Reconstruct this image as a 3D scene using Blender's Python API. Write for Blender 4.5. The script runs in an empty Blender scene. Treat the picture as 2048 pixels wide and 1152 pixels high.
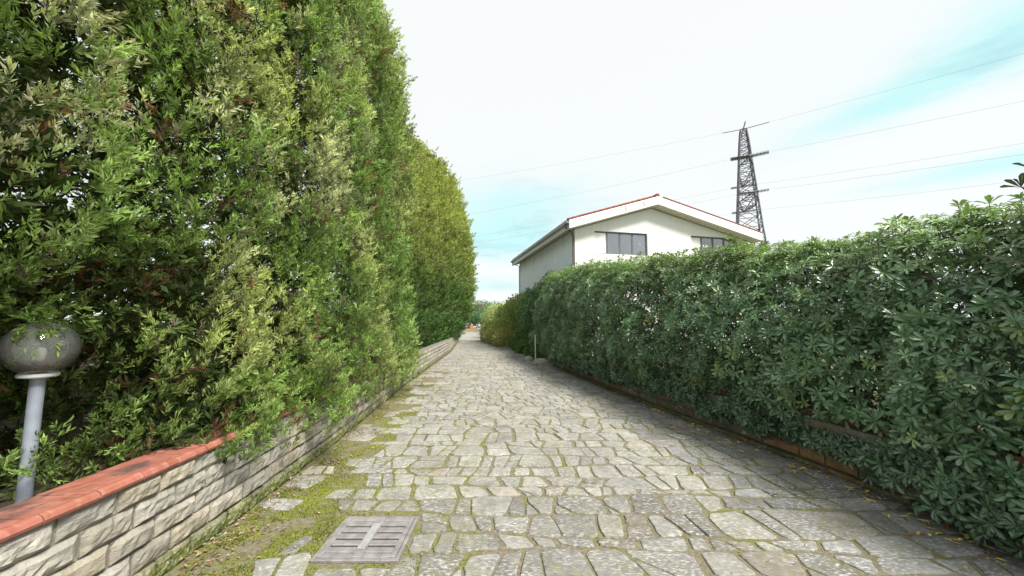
import bpy, bmesh, math, random
import numpy as np
from mathutils import Vector, Matrix

C = bpy.context.scene.collection
sc = bpy.context.scene
R = math.radians
rng = np.random.default_rng(7)
random.seed(7)

# ------------------------------------------------------------------ camera
cam_d = bpy.data.cameras.new('camera'); cam = bpy.data.objects.new('camera', cam_d); C.objects.link(cam)
cam.location = (0, 0, 1.55)
cam.rotation_euler = (R(90) + math.atan(69 / 740), 0, 0)
cam_d.sensor_width = 36; cam_d.lens = 740 / 2048 * 36
cam_d.clip_start = 0.05; cam_d.clip_end = 5000
sc.camera = cam

# ------------------------------------------------------------------ light
SUN_EL, SUN_AZ = R(50), R(133)         # azimuth clockwise from +Y (behind the camera, to the right)
EXPOSURE = 1.60
CLOUD = 0.42
SUN = 2.5
sc.view_settings.view_transform = 'Standard'
sc.view_settings.look = 'None'
sc.view_settings.gamma = 1
sc.view_settings.use_curve_mapping = False
sc.view_settings.exposure = EXPOSURE
sl = bpy.data.lights.new('sun', 'SUN'); sl.energy = SUN; sl.angle = R(17); sl.color = (1, .955, .88)
so = bpy.data.objects.new('sun', sl); C.objects.link(so)
sdir = Vector((math.sin(SUN_AZ) * math.cos(SUN_EL), math.cos(SUN_AZ) * math.cos(SUN_EL), math.sin(SUN_EL)))
so.rotation_euler = sdir.to_track_quat('Z', 'Y').to_euler()

world = bpy.data.worlds.new('World'); sc.world = world; world.use_nodes = True
wt = world.node_tree; wt.nodes.clear()
def wn(t, **k):
    n = wt.nodes.new(t)
    for a, b in k.items(): setattr(n, a, b)
    return n
def wl(a, b): wt.links.new(a, b)
def wmath(op, a, b=None, clamp=False):
    n = wn('ShaderNodeMath', operation=op); n.use_clamp = clamp
    for i, v in enumerate((a, b)):
        if v is None: continue
        if isinstance(v, (int, float)): n.inputs[i].default_value = v
        else: wl(v, n.inputs[i])
    return n.outputs[0]
tc = wn('ShaderNodeTexCoord')
sky = wn('ShaderNodeTexSky', sky_type='NISHITA', sun_disc=False, sun_elevation=SUN_EL, sun_rotation=SUN_AZ)
bg1 = wn('ShaderNodeBackground'); bg1.inputs[1].default_value = 0.1
wl(sky.outputs[0], bg1.inputs[0])
# cloud deck with thin places
mp = wn('ShaderNodeMapping'); mp.inputs['Scale'].default_value = (1.6, 1.6, 7); wl(tc.outputs['Generated'], mp.inputs[0])
nz = wn('ShaderNodeTexNoise'); nz.inputs['Scale'].default_value = 2.1; nz.inputs['Detail'].default_value = 6; nz.inputs['Roughness'].default_value = .6
wl(mp.outputs[0], nz.inputs['Vector'])
nz2 = wn('ShaderNodeTexNoise'); nz2.inputs['Scale'].default_value = 5; nz2.inputs['Detail'].default_value = 5
wl(mp.outputs[0], nz2.inputs['Vector'])
def blob(c, m, sm, sn, gain=1.0):
    c = Vector(c).normalized(); m = Vector(m); m = (m - c * m.dot(c)).normalized(); n_ = c.cross(m)
    def dot(v):
        d = wn('ShaderNodeVectorMath', operation='DOT_PRODUCT'); wl(tc.outputs['Generated'], d.inputs[0]); d.inputs[1].default_value = v
        return d.outputs['Value']
    a = wmath('MULTIPLY', dot(m), 1 / sm); b = wmath('MULTIPLY', dot(n_), 1 / sn)
    b = wmath('ADD', b, wmath('MULTIPLY', wmath('SUBTRACT', nz2.outputs['Fac'], .5), 1.6))
    q = wmath('ADD', wmath('MULTIPLY', a, a), wmath('MULTIPLY', b, b))
    e = wmath('POWER', 2.718, wmath('MULTIPLY', q, -1.0))
    f = wmath('MULTIPLY', e, wmath('GREATER_THAN', dot(c), 0.2))
    return wmath('MULTIPLY', f, gain)
bl = [blob((.690, .612, .400), (.20, -.22, .045), .17, .030, 1.0),
      blob((.775, .500, .455), (.20, -.22, .05), .12, .055, .8),
      blob((.79, .570, .252), (.18, -.1, .012), .13, .018, .9),
      blob((.0, .958, .30), (1, 0, .05), .20, .07, .85),
      blob((-.03, .975, .215), (1, 0, 0), .18, .045, 1.0),
      blob((-.10, .99, .10), (1, 0, 0), .2, .02, .6),
      blob((-.7, -.5, .4), (1, -1, .1), .4, .08, .8), blob((.4, -.8, .5), (1, .3, 0), .4, .09, .8),
      blob((-.9, .2, .5), (.2, 1, 0), .35, .07, .8), blob((.9, -.2, .35), (.2, 1, 0), .3, .05, .8)]
tot = bl[0]
for b in bl[1:]: tot = wmath('ADD', tot, b)
tot = wmath('MINIMUM', tot, 1.0)
ccol = wn('ShaderNodeMix', data_type='RGBA'); wl(tot, ccol.inputs['Factor'])
ccol.inputs['A'].default_value = (.775, .79, .775, 1); ccol.inputs['B'].default_value = (.50, .775, .755, 1)
# soft grey bellies in the thin places
gm = wn('ShaderNodeMapRange'); wl(nz.outputs['Fac'], gm.inputs['Value']); gm.inputs['From Min'].default_value = .52; gm.inputs['From Max'].default_value = .72
gf = wmath('MULTIPLY', gm.outputs[0], wmath('MULTIPLY', tot, .55))
gcol = wn('ShaderNodeMix', data_type='RGBA'); wl(gf, gcol.inputs['Factor']); wl(ccol.outputs['Result'], gcol.inputs['A']); gcol.inputs['B'].default_value = (.25, .47, .53, 1)
bg2 = wn('ShaderNodeBackground'); wl(gcol.outputs['Result'], bg2.inputs[0]); bg2.inputs[1].default_value = CLOUD
mx = wn('ShaderNodeMixShader'); mx.inputs[0].default_value = .93
wl(bg1.outputs[0], mx.inputs[1]); wl(bg2.outputs[0], mx.inputs[2])
wo = wn('ShaderNodeOutputWorld'); wl(mx.outputs[0], wo.inputs['Surface'])

# ------------------------------------------------------------------ materials
class NT:
    def __init__(s, name):
        s.m = bpy.data.materials.new(name); s.m.use_nodes = True; s.t = s.m.node_tree; s.t.nodes.clear()
        s.out = s.t.nodes.new('ShaderNodeOutputMaterial')
    def n(s, t, **k):
        n = s.t.nodes.new(t)
        for a, b in k.items(): setattr(n, a, b)
        return n
    def set(s, sock, v):
        if isinstance(v, bpy.types.NodeSocket): s.t.links.new(v, sock)
        elif isinstance(v, (tuple, list)) and len(v) == 3 and len(sock.default_value) == 4: sock.default_value = (*v, 1)
        else: sock.default_value = v
    def math(s, op, a, b=0, clamp=False):
        n = s.n('ShaderNodeMath', operation=op); n.use_clamp = clamp; s.set(n.inputs[0], a); s.set(n.inputs[1], b); return n.outputs[0]
    def mix(s, f, a, b, blend='MIX'):
        n = s.n('ShaderNodeMix', data_type='RGBA', blend_type=blend); s.set(n.inputs['Factor'], f); s.set(n.inputs['A'], a); s.set(n.inputs['B'], b); return n.outputs['Result']
    def pos(s, scale=(1, 1, 1), obj=False, rot=(0, 0, 0)):
        if obj: v = s.n('ShaderNodeTexCoord').outputs['Object']
        else: v = s.n('ShaderNodeNewGeometry').outputs['Position']
        m = s.n('ShaderNodeMapping'); m.inputs['Scale'].default_value = scale; m.inputs['Rotation'].default_value = rot
        s.t.links.new(v, m.inputs[0]); return m.outputs[0]
    def noise(s, vec, scale, detail=4, rough=.55):
        n = s.n('ShaderNodeTexNoise'); s.set(n.inputs['Vector'], vec); n.inputs['Scale'].default_value = scale
        n.inputs['Detail'].default_value = detail; n.inputs['Roughness'].default_value = rough; return n.outputs['Fac']
    def ramp(s, v, lo, hi):
        n = s.n('ShaderNodeMapRange'); s.set(n.inputs['Value'], v); n.inputs['From Min'].default_value = lo; n.inputs['From Max'].default_value = hi
        return n.outputs[0]
    def attr(s, name):
        return s.n('ShaderNodeAttribute', attribute_name=name)
    def bump(s, h, strength=.5, dist=.01):
        n = s.n('ShaderNodeBump'); n.inputs['Strength'].default_value = strength; n.inputs['Distance'].default_value = dist; s.set(n.inputs['Height'], h); return n.outputs[0]
    def bsdf(s, col, rough=.8, normal=None, spec=.3, metal=0, **k):
        p = s.n('ShaderNodeBsdfPrincipled'); s.set(p.inputs['Base Color'], col); s.set(p.inputs['Roughness'], rough)
        p.inputs['Specular IOR Level'].default_value = spec; p.inputs['Metallic'].default_value = metal
        if normal is not None: s.set(p.inputs['Normal'], normal)
        for a, b in k.items(): s.set(p.inputs[a.replace('_', ' ')], b)
        return p.outputs[0]
    def done(s, sh): s.t.links.new(sh, s.out.inputs['Surface']); return s.m

def simple(name, col, rough=.7, spec=.3, metal=0, var=.25, scale=8, bump=.2, bd=.005):
    t = NT(name); p = t.pos()
    n = t.noise(p, scale, 5); n2 = t.noise(p, scale * 6, 3)
    c = t.mix(t.ramp(n, .3, .7), tuple(x * (1 - var) for x in col), tuple(min(1, x * (1 + var)) for x in col))
    return t.done(t.bsdf(c, rough, t.bump(n2, bump, bd), spec, metal))

def m_leafy(name, trans=.35, rough=.5, spec=.35, midrib=False):
    t = NT(name); a = t.attr('tint')
    n = t.noise(t.pos(), 14, 3)
    c = t.mix(1.0, a.outputs['Color'], t.mix(n, (.72, .72, .72), (1.3, 1.3, 1.3)), 'MULTIPLY')
    if midrib:
        m = t.math('POWER', t.attr('mid').outputs['Fac'], 7)
        c = t.mix(t.math('MULTIPLY', m, .75), c, (.22, .30, .13))
    b = t.bsdf(c, rough, None, spec)
    tr = t.n('ShaderNodeBsdfTranslucent'); t.set(tr.inputs[0], t.mix(1.0, c, (1.25, 1.35, .7), 'MULTIPLY'))
    ms = t.n('ShaderNodeMixShader'); ms.inputs[0].default_value = trans
    t.t.links.new(b, ms.inputs[1]); t.t.links.new(tr.outputs[0], ms.inputs[2])
    return t.done(ms.outputs[0])
M = {}
M['conifer'] = m_leafy('conifer_foliage', .42, .6, .25)
M['glossy_leaf'] = m_leafy('glossy_leaf', .15, .27, .8, True)
M['soft_leaf'] = m_leafy('soft_leaf', .3, .55, .3)
M['dry_leaf'] = m_leafy('dry_leaf', .15, .7, .2)
M['bark'] = simple('bark', (.12, .095, .075), .9, .1, var=.4, scale=20, bump=.6)
M['twig'] = simple('twig', (.16, .135, .115), .85, .1, var=.4, scale=20)

def m_paving():
    t = NT('paving_stone'); p = t.pos(); a = t.attr('tint')
    big = t.noise(p, 3.5, 4)
    c = t.mix(1.0, a.outputs['Color'], t.mix(t.ramp(big, .25, .75), (.62, .62, .62), (1.12, 1.12, 1.10)), 'MULTIPLY')
    mid_ = t.noise(p, 15, 6, .75)
    c = t.mix(1.0, c, t.mix(t.ramp(mid_, .30, .70), (.66, .66, .68), (1.22, 1.21, 1.16)), 'MULTIPLY')
    ps = t.pos((1, 2.6, 1), rot=(0, 0, .5))
    grain = t.noise(ps, 30, 7, .75)
    zone = t.ramp(t.noise(p, 1.6, 3), .38, .60)
    lich = t.math('MULTIPLY', t.ramp(grain, .51, .62), t.math('ADD', t.math('MULTIPLY', zone, .80), .25))
    c = t.mix(lich, c, (.60, .60, .57))
    pits = t.ramp(t.noise(ps, 60, 5, .75), .54, .68)
    c = t.mix(t.math('MULTIPLY', pits, .75), c, (.075, .075, .075))
    mossm = t.math('MULTIPLY', t.math('ADD', t.math('MULTIPLY', t.ramp(t.noise(t.pos((1.5, .12, 1)), 1.3, 3), .42, .60), .75), t.ramp(t.noise(p, 2.3, 5, .65), .56, .70), clamp=True), t.ramp(t.noise(p, 11, 6, .75), .46, .64))
    c = t.mix(t.math('MULTIPLY', mossm, .72), c, (.19, .195, .06))
    h = t.math('ADD', t.math('MULTIPLY', grain, .7), t.math('MULTIPLY', big, .8))
    return t.done(t.bsdf(c, .82, t.bump(h, .8, .009), .25))
M['paving'] = m_paving()

def m_joint():
    t = NT('joint_soil'); p = t.pos()
    n = t.noise(p, 30, 6, .7); n2 = t.noise(p, 1.1, 4, .6); n3 = t.noise(p, 160, 3, .7)
    c = t.mix(t.ramp(n, .35, .65), (.125, .11, .08), (.25, .22, .165))
    c = t.mix(t.math('MULTIPLY', t.ramp(n3, .60, .66), .8), c, (.48, .44, .36))
    xy = t.n('ShaderNodeSeparateXYZ'); t.t.links.new(p, xy.inputs[0])
    # moss thrives in bands along the lane and in the damp left corner
    band = t.math('MULTIPLY', t.ramp(t.noise(t.pos((1.5, .12, 1)), 1.3, 3), .38, .56), 1.0)
    near_l = t.math('MULTIPLY', t.ramp(xy.outputs[0], -.7, -1.6), t.ramp(xy.outputs[1], 14, 3))
    m = t.math('ADD', band, t.math('MULTIPLY', near_l, .35))
    m = t.math('MULTIPLY', m, t.ramp(t.noise(p, 6, 6, .75), .42, .60), clamp=True)
    moss = t.mix(t.ramp(n, .3, .7), (.085, .095, .02), (.225, .23, .06))
    c = t.mix(m, c, moss)
    h = t.math('ADD', n, t.math('MULTIPLY', n3, .5))
    return t.done(t.bsdf(c, .95, t.bump(h, .9, .012), .1))
M['joint'] = m_joint()

def m_wallstone(name, c1, c2, moss_z=.16, mossamt=1.0):
    t = NT(name); p = t.pos(); a = t.attr('tint')
    n = t.noise(p, 7, 5, .65); n2 = t.noise(p, 38, 6, .72); n3 = t.noise(p, 120, 3, .7)
    c = t.mix(t.ramp(n, .32, .68), c1, c2)
    c = t.mix(1.0, c, a.outputs['Color'], 'MULTIPLY')
    c = t.mix(t.math('MULTIPLY', t.ramp(n2, .56, .74), .4), c, (.085, .08, .07))
    c = t.mix(t.math('MULTIPLY', t.ramp(n3, .60, .68), .55), c, (.50, .48, .43))
    xy = t.n('ShaderNodeSeparateXYZ'); t.t.links.new(p, xy.inputs[0])
    zz = t.math('ADD', xy.outputs[2], t.math('MULTIPLY', n, .12))
    m = t.math('MULTIPLY', t.ramp(zz, moss_z + .07, moss_z - .02), t.ramp(n2, .36, .52), clamp=True)
    c = t.mix(t.math('MULTIPLY', m, mossamt), c, t.mix(n3, (.045, .06, .012), (.13, .16, .02)))
    h = t.math('ADD', t.math('ADD', t.math('MULTIPLY', t.noise(t.pos((1, 1, 2.2)), 16, 5, .7), 1.6), n2), t.math('MULTIPLY', n3, .4))
    return t.done(t.bsdf(c, .92, t.bump(h, .6, .010), .15))
M['wall_l'] = m_wallstone('split_limestone', (.215, .205, .18), (.375, .355, .31))
M['wall_r'] = m_wallstone('rubble_stone', (.17, .16, .145), (.30, .265, .215), .10, .6)
M['mortar'] = simple('mortar', (.20, .19, .165), .95, .1, scale=20, bump=.6)
M['concrete'] = simple('concrete', (.30, .295, .28), .9, .2, scale=12, bump=.5)

def m_terracotta():
    t = NT('terracotta'); p = t.pos(); a = t.attr('tint')
    n = t.noise(p, 9, 5, .6); n2 = t.noise(p, 60, 4)
    c = t.mix(t.ramp(n, .3, .7), (.27, .088, .056), (.36, .145, .105))
    c = t.mix(1.0, c, a.outputs['Color'], 'MULTIPLY')
    pale = t.ramp(t.noise(t.pos((1, 3, 1)), 7, 4, .6), .5, .75)
    c = t.mix(t.math('MULTIPLY', pale, .4), c, (.58, .33, .25))
    # black lichen crust on the flat of the coping
    st = t.n('ShaderNodeSeparateXYZ'); t.t.links.new(p, st.inputs[0])
    m = t.math('MULTIPLY', t.ramp(t.noise(t.pos((2.2, 1.0, 1)), 2.6, 5, .65), .45, .56), t.ramp(st.outputs[0], -2.215, -2.27))
    c = t.mix(t.math('MULTIPLY', m, .85), c, (.07, .055, .055))
    return t.done(t.bsdf(c, .6, t.bump(n2, .25, .004), .35))
M['terracotta'] = m_terracotta()

def m_plaster(name, base, stain, amt):
    t = NT(name); p = t.pos()
    n = t.noise(t.pos((1, 1, .25)), 3.2, 6, .7); n2 = t.noise(p, 45, 3)
    c = t.mix(t.math('MULTIPLY', t.ramp(n, .48, .66), amt), base, stain)
    return t.done(t.bsdf(c, .9, t.bump(n2, .3, .01), .15))
M['plaster'] = m_plaster('cream_plaster', (.82, .81, .78), (.62, .58, .50), .25)
M['plaster_side'] = m_plaster('peeling_blue_shade_plaster', (.80, .86, .98), (.60, .63, .72), .5)  # peeling stains; the bluish cast of the shaded side is put into the base colour
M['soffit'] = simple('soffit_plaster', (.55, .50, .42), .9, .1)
M['white_paint'] = simple('white_paint', (.80, .79, .75), .6, .3, var=.06)
M['roof_tile'] = simple('roof_tile', (.21, .058, .042), .8, .2, var=.4, scale=6)
M['gutter'] = simple('gutter_metal', (.50, .53, .60), .5, .4, .3, var=.12)
M['pipe_brown'] = simple('brown_pipe', (.14, .10, .09), .6, .3)
M['win_frame'] = simple('dark_window_frame', (.10, .105, .12), .5, .4)
M['curtain'] = simple('curtain', (.62, .66, .66), .9, .1, var=.1)
M['dark_room'] = simple('dark_interior', (.05, .06, .07), .9, .1)
M['steel'] = simple('pylon_steel', (.145, .15, .175), .6, .4, .3, var=.3, scale=1)
M['insulator'] = simple('insulator_glaze', (.09, .075, .07), .4, .5)
M['wire'] = simple('wire_metal', (.16, .18, .20), .6, .3, .2)
M['pole_paint'] = simple('grey_painted_metal', (.27, .30, .36), .45, .45, .2, var=.15, scale=9, bump=.1)
M['collar'] = simple('pale_plastic', (.47, .48, .48), .55, .4, var=.15)
M['socket'] = simple('dark_plastic', (.04, .045, .05), .4, .5)
M['cast_iron'] = simple('cast_iron', (.28, .265, .265), .55, .4, .3, var=.28, scale=14, bump=.4)
M['iron_worn'] = simple('worn_iron', (.42, .42, .43), .5, .4, .35, var=.18, scale=14, bump=.3)
M['brown_slot_shade'] = simple('brown_slot_shade', (.085, .055, .04), .95, .1, var=.5, scale=60)
M['soil'] = simple('garden_soil', (.085, .07, .05), .95, .1, var=.4, scale=6, bump=.8, bd=.03)
M['field'] = simple('field', (.10, .12, .06), .95, .1, var=.3, scale=.3)
M['boulder'] = simple('boulder', (.36, .34, .31), .9, .2, var=.25, scale=10, bump=.6, bd=.01)
M['post_white'] = simple('white_post_paint', (.72, .72, .70), .6, .3, var=.1)
M['car_paint'] = simple('dark_car_paint', (.03, .035, .045), .25, .6, .2, var=.1)
M['car_light'] = simple('silver_car_trim', (.55, .56, .58), .3, .5, .6, var=.1)
M['rubber'] = simple('tyre_rubber', (.02, .02, .02), .8, .2)
M['tail_red'] = simple('red_lens', (.35, .03, .03), .3, .5)
M['orange'] = simple('orange_plastic', (.62, .16, .08), .5, .4, var=.1)

def m_glass(name, tint, milky, rough=.03, refl=1.0):
    t = NT(name)
    fr = t.n('ShaderNodeFresnel'); fr.inputs[0].default_value = 1.5
    tr = t.n('ShaderNodeBsdfTransparent'); t.set(tr.inputs[0], tint)
    gl = t.n('ShaderNodeBsdfGlossy'); gl.inputs['Roughness'].default_value = rough
    df = t.n('ShaderNodeBsdfDiffuse')
    m1 = t.n('ShaderNodeMixShader')
    n = t.noise(t.pos(), 9, 3, .5)
    t.set(m1.inputs[0], t.math('MULTIPLY', t.math('ADD', t.math('MULTIPLY', n, .3), .85), milky)); t.set(df.inputs[0], (.9, .9, .88)); t.t.links.new(tr.outputs[0], m1.inputs[1]); t.t.links.new(df.outputs[0], m1.inputs[2])
    m2 = t.n('ShaderNodeMixShader'); t.set(m2.inputs[0], t.math('MULTIPLY', fr.outputs[0], refl, clamp=True)); t.t.links.new(m1.outputs[0], m2.inputs[1]); t.t.links.new(gl.outputs[0], m2.inputs[2])
    return t.done(m2.outputs[0])
M['globe'] = m_glass('clear_globe', (.97, .98, .98), .11, .02, 1.4)
M['pane'] = m_glass('window_pane', (.70, .76, .82), .04, .01, 6.0)

# ------------------------------------------------------------------ object helpers
def mesh_np(name, V, F, mat, tint=None, mid=None, smooth=False, sizes=None):
    """F: (n,3) or (n,4) int array; or with sizes a flat index list."""
    me = bpy.data.meshes.new(name)
    V = np.asarray(V, np.float32); me.vertices.add(len(V)); me.vertices.foreach_set('co', V.ravel())
    if sizes is None:
        F = np.asarray(F, np.int32); k = F.shape[1]; nf = len(F); flat = F.ravel(); st = np.arange(nf, dtype=np.int32) * k; tot = np.full(nf, k, np.int32)
    else:
        flat = np.asarray(F, np.int32); tot = np.asarray(sizes, np.int32); nf = len(tot); st = np.concatenate([[0], np.cumsum(tot)[:-1]]).astype(np.int32)
    me.loops.add(len(flat)); me.loops.foreach_set('vertex_index', flat)
    me.polygons.add(nf); me.polygons.foreach_set('loop_start', st)
    me.polygons.foreach_set('loop_total', tot)
    me.polygons.foreach_set('use_smooth', np.full(nf, bool(smooth)))
    me.update(calc_edges=True)
    if tint is not None:
        tint = np.asarray(tint, np.float32)
        if tint.ndim == 1: tint = np.tile(tint, (len(V), 1))
        a = me.color_attributes.new('tint', 'FLOAT_COLOR', 'POINT'); a.data.foreach_set('color', np.c_[tint, np.ones(len(V))].astype(np.float32).ravel())
    if mid is not None:
        a = me.attributes.new('mid', 'FLOAT', 'POINT'); a.data.foreach_set('value', np.asarray(mid, np.float32))
    if mat is not None: me.materials.append(mat)
    return me
def link(name, me, parent=None, kind=None):
    o = bpy.data.objects.new(name, me); C.objects.link(o)
    if parent is not None: o.parent = parent
    if kind: o['kind'] = kind
    return o
def tag(o, label, cat, group=None):
    o['label'] = label; o['category'] = cat
    if group: o['group'] = group
    return o
def empty(name, loc=(0, 0, 0), rz=0):
    o = bpy.data.objects.new(name, None); o.empty_display_size = .1; C.objects.link(o); o.location = loc; o.rotation_euler = (0, 0, rz); return o

class MB:
    """collects plain polygons"""
    def __init__(s): s.v = []; s.f = []
    def poly(s, pts):
        b = len(s.v); s.v += [tuple(p) for p in pts]; s.f.append(list(range(b, b + len(pts)))); return s
    def box(s, x0, x1, y0, y1, z0, z1):
        b = len(s.v)
        s.v += [(x, y, z) for x in (x0, x1) for y in (y0, y1) for z in (z0, z1)]
        for q in ((0, 1, 3, 2), (4, 6, 7, 5), (0, 4, 5, 1), (2, 3, 7, 6), (0, 2, 6, 4), (1, 5, 7, 3)): s.f.append([b + i for i in q])
        return s
    def tube(s, pts, rad, n=8, cap=True):
        pts = [Vector(p) for p in pts]
        rad = rad if isinstance(rad, (list, tuple)) else [rad] * len(pts)
        rings = []
        for i, p in enumerate(pts):
            d = (pts[min(i + 1, len(pts) - 1)] - pts[max(i - 1, 0)]).normalized()
            a = d.orthogonal().normalized() if i == 0 else (s_a - d * s_a.dot(d)).normalized()
            s_a = a; b_ = d.cross(a)
            base = len(s.v)
            for k in range(n):
                t = 2 * math.pi * k / n; s.v.append(tuple(p + (a * math.cos(t) + b_ * math.sin(t)) * rad[i]))
            rings.append(base)
        for r0, r1 in zip(rings, rings[1:]):
            for k in range(n): s.f.append([r0 + k, r0 + (k + 1) % n, r1 + (k + 1) % n, r1 + k])
        if cap:
            s.f.append([rings[0] + k for k in reversed(range(n))]); s.f.append([rings[-1] + k for k in range(n)])
        return s
    def lathe(s, prof, c=(0, 0, 0), n=24):
        rings = []
        for r, z in prof:
            base = len(s.v)
            for k in range(n):
                t = 2 * math.pi * k / n; s.v.append((c[0] + r * math.cos(t), c[1] + r * math.sin(t), c[2] + z))
            rings.append(base)
        for r0, r1 in zip(rings, rings[1:]):
            for k in range(n): s.f.append([r0 + k, r0 + (k + 1) % n, r1 + (k + 1) % n, r1 + k])
        return s
    def prism(s, prof, y0, y1):
        """prof: list of (x,z), extruded along y"""
        b = len(s.v); n = len(prof)
        s.v += [(x, y0, z) for x, z in prof] + [(x, y1, z) for x, z in prof]
        for k in range(n): s.f.append([b + k, b + (k + 1) % n, b + n + (k + 1) % n, b + n + k])
        s.f.append([b + k for k in reversed(range(n))]); s.f.append([b + n + k for k in range(n)])
        return s
    def mesh(s, name, mat, tint=None, smooth=False, bevel=0):
        sizes = [len(f) for f in s.f]; flat = [i for f in s.f for i in f]
        me = mesh_np(name, s.v, flat, mat, tint, smooth=smooth, sizes=sizes)
        if bevel:
            bm = bmesh.new(); bm.from_mesh(me); bmesh.ops.remove_doubles(bm, verts=bm.verts, dist=1e-5)
            bmesh.ops.bevel(bm, geom=[e for e in bm.edges if e.calc_face_angle(0) > .5], offset=bevel, segments=1, affect='EDGES'); bm.to_mesh(me); bm.free()
        else:
            me.validate()
        return me
    def build(s, name, mat, parent=None, kind=None, **k): return link(name, s.mesh(name, mat, **k), parent, kind)

# value noise
def vnoise(P, scale=1.0, seed=0):
    P = np.asarray(P, float) * scale
    if P.shape[1] == 2: P = np.c_[P, np.zeros(len(P))]
    I = np.floor(P).astype(np.int64); f = P - I; f = f * f * (3 - 2 * f)
    def h(ix, iy, iz):
        n = (ix * 73856093) ^ (iy * 19349663) ^ (iz * 83492791) ^ (seed * 2654435761)
        n = (n ^ (n >> 13)) * 1274126177; n = n ^ (n >> 16)
        return (n & 0xffff) / 65535.0
    r = 0
    for dx in (0, 1):
        for dy in (0, 1):
            for dz in (0, 1):
                w = (f[:, 0] if dx else 1 - f[:, 0]) * (f[:, 1] if dy else 1 - f[:, 1]) * (f[:, 2] if dz else 1 - f[:, 2])
                r = r + w * h(I[:, 0] + dx, I[:, 1] + dy, I[:, 2] + dz)
    return r
def sstep(x, a, b):
    t = np.clip((x - a) / (b - a), 0, 1); return t * t * (3 - 2 * t)
def norm(a): return a / np.maximum(np.linalg.norm(a, axis=-1, keepdims=True), 1e-9)
def frames(Y, nhint):
    """orthonormal frames with columns X,Y,Z ; Y given"""
    Y = norm(Y); X = norm(np.cross(Y, nhint)); Z = np.cross(X, Y)
    return np.stack([X, Y, Z], axis=2)
def scatter(tv, tf, pos, rot, scl, col, tmid=None, colvar=None):
    """instances of a template as one big array"""
    N, n = len(pos), len(tv)
    V = np.einsum('nij,vj->nvi', rot, tv) * np.asarray(scl)[:, None, None] + pos[:, None, :]
    F = (tf[None] + (np.arange(N) * n)[:, None, None]).reshape(-1, tf.shape[1])
    Cc = np.repeat(col[:, None, :], n, 1)
    if colvar is not None: Cc = Cc * colvar[None, :, None]
    return V.reshape(-1, 3), F, Cc.reshape(-1, 3), (np.tile(tmid, N) if tmid is not None else None)
def join(parts):
    Vs, Fs, Cs, Ms = [], [], [], []; b = 0
    for V, F, Cc, Mm in parts:
        Vs.append(V); Fs.append(F + b); Cs.append(Cc); Ms.append(Mm if Mm is not None else np.zeros(len(V))); b += len(V)
    return np.concatenate(Vs), np.concatenate(Fs), np.concatenate(Cs), np.concatenate(Ms)

# ------------------------------------------------------------------ plan of the lane
LY = np.array([-3, 0, 2.0, 3.2, 4.8, 6.5, 9.0, 13, 19.75, 27, 38.7, 55, 89, 110]); LX = np.array([-2.10, -2.12, -2.14, -2.20, -2.29, -2.42, -2.64, -2.88, -3.27, -4.05, -5.5, -7.9, -12.3, -16.5])
RY = np.array([-3, 0, 2.7, 3.9, 5.6, 7.9, 10.5, 13.8, 18, 26, 38.7, 55, 89, 110]); RX = np.array([3.75, 3.65, 3.5, 3.33, 2.95, 2.46, 2.0, 1.45, .86, -.15, -2.1, -4.0, -8.1, -11.5])
lx = lambda y: np.interp(y, LY, LX)
rx = lambda y: np.interp(y, RY, RX)

# ground
MB().poly([(-1500, -60, -.06), (1500, -60, -.06), (1500, 2500, -.06), (-1500, 2500, -.06)]).build('ground', M['field'], kind='structure')
ys = np.concatenate([np.arange(-3, 20, .5), np.arange(20, 111, 2)])
g = MB()
V = []
for y in ys: V += [(lx(y) - .3, y, 0), (rx(y) + .25, y, 0)]
F = [[2 * i, 2 * i + 1, 2 * i + 3, 2 * i + 2] for i in range(len(ys) - 1)]
lane = link('paved_lane', mesh_np('paved_lane', V, F, M['joint']), kind='structure')
g = MB(); g.poly([(-30, 88, -.005), (20, 88, -.005), (20, 130, -.005), (-40, 130, -.005)]); g.build('courtyard', M['concrete'], kind='structure')
# raised garden ground behind the walls
def strip(name, x0f, x1f, z, mat, ylo, yhi):
    V = []; yy = np.arange(ylo, yhi + .01, 1.0)
    for y in yy: V += [(x0f(y), y, z), (x1f(y), y, z), (x0f(y), y, -.05), (x1f(y), y, -.05)]
    F = []
    for i in range(len(yy) - 1):
        a = 4 * i; F += [[a, a + 1, a + 5, a + 4], [a, a + 4, a + 6, a + 2], [a + 1, a + 3, a + 7, a + 5]]
    return link(name, mesh_np(name, V, F, mat), kind='structure')
strip('garden_soil', lambda y: lx(y) - 8, lambda y: lx(y) - .30, .50, M['soil'], -3, 40)
strip('planting_bed', lambda y: rx(y) + .22, lambda y: rx(y) + 3.0, .38, M['soil'], -2, 13.4)

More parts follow.
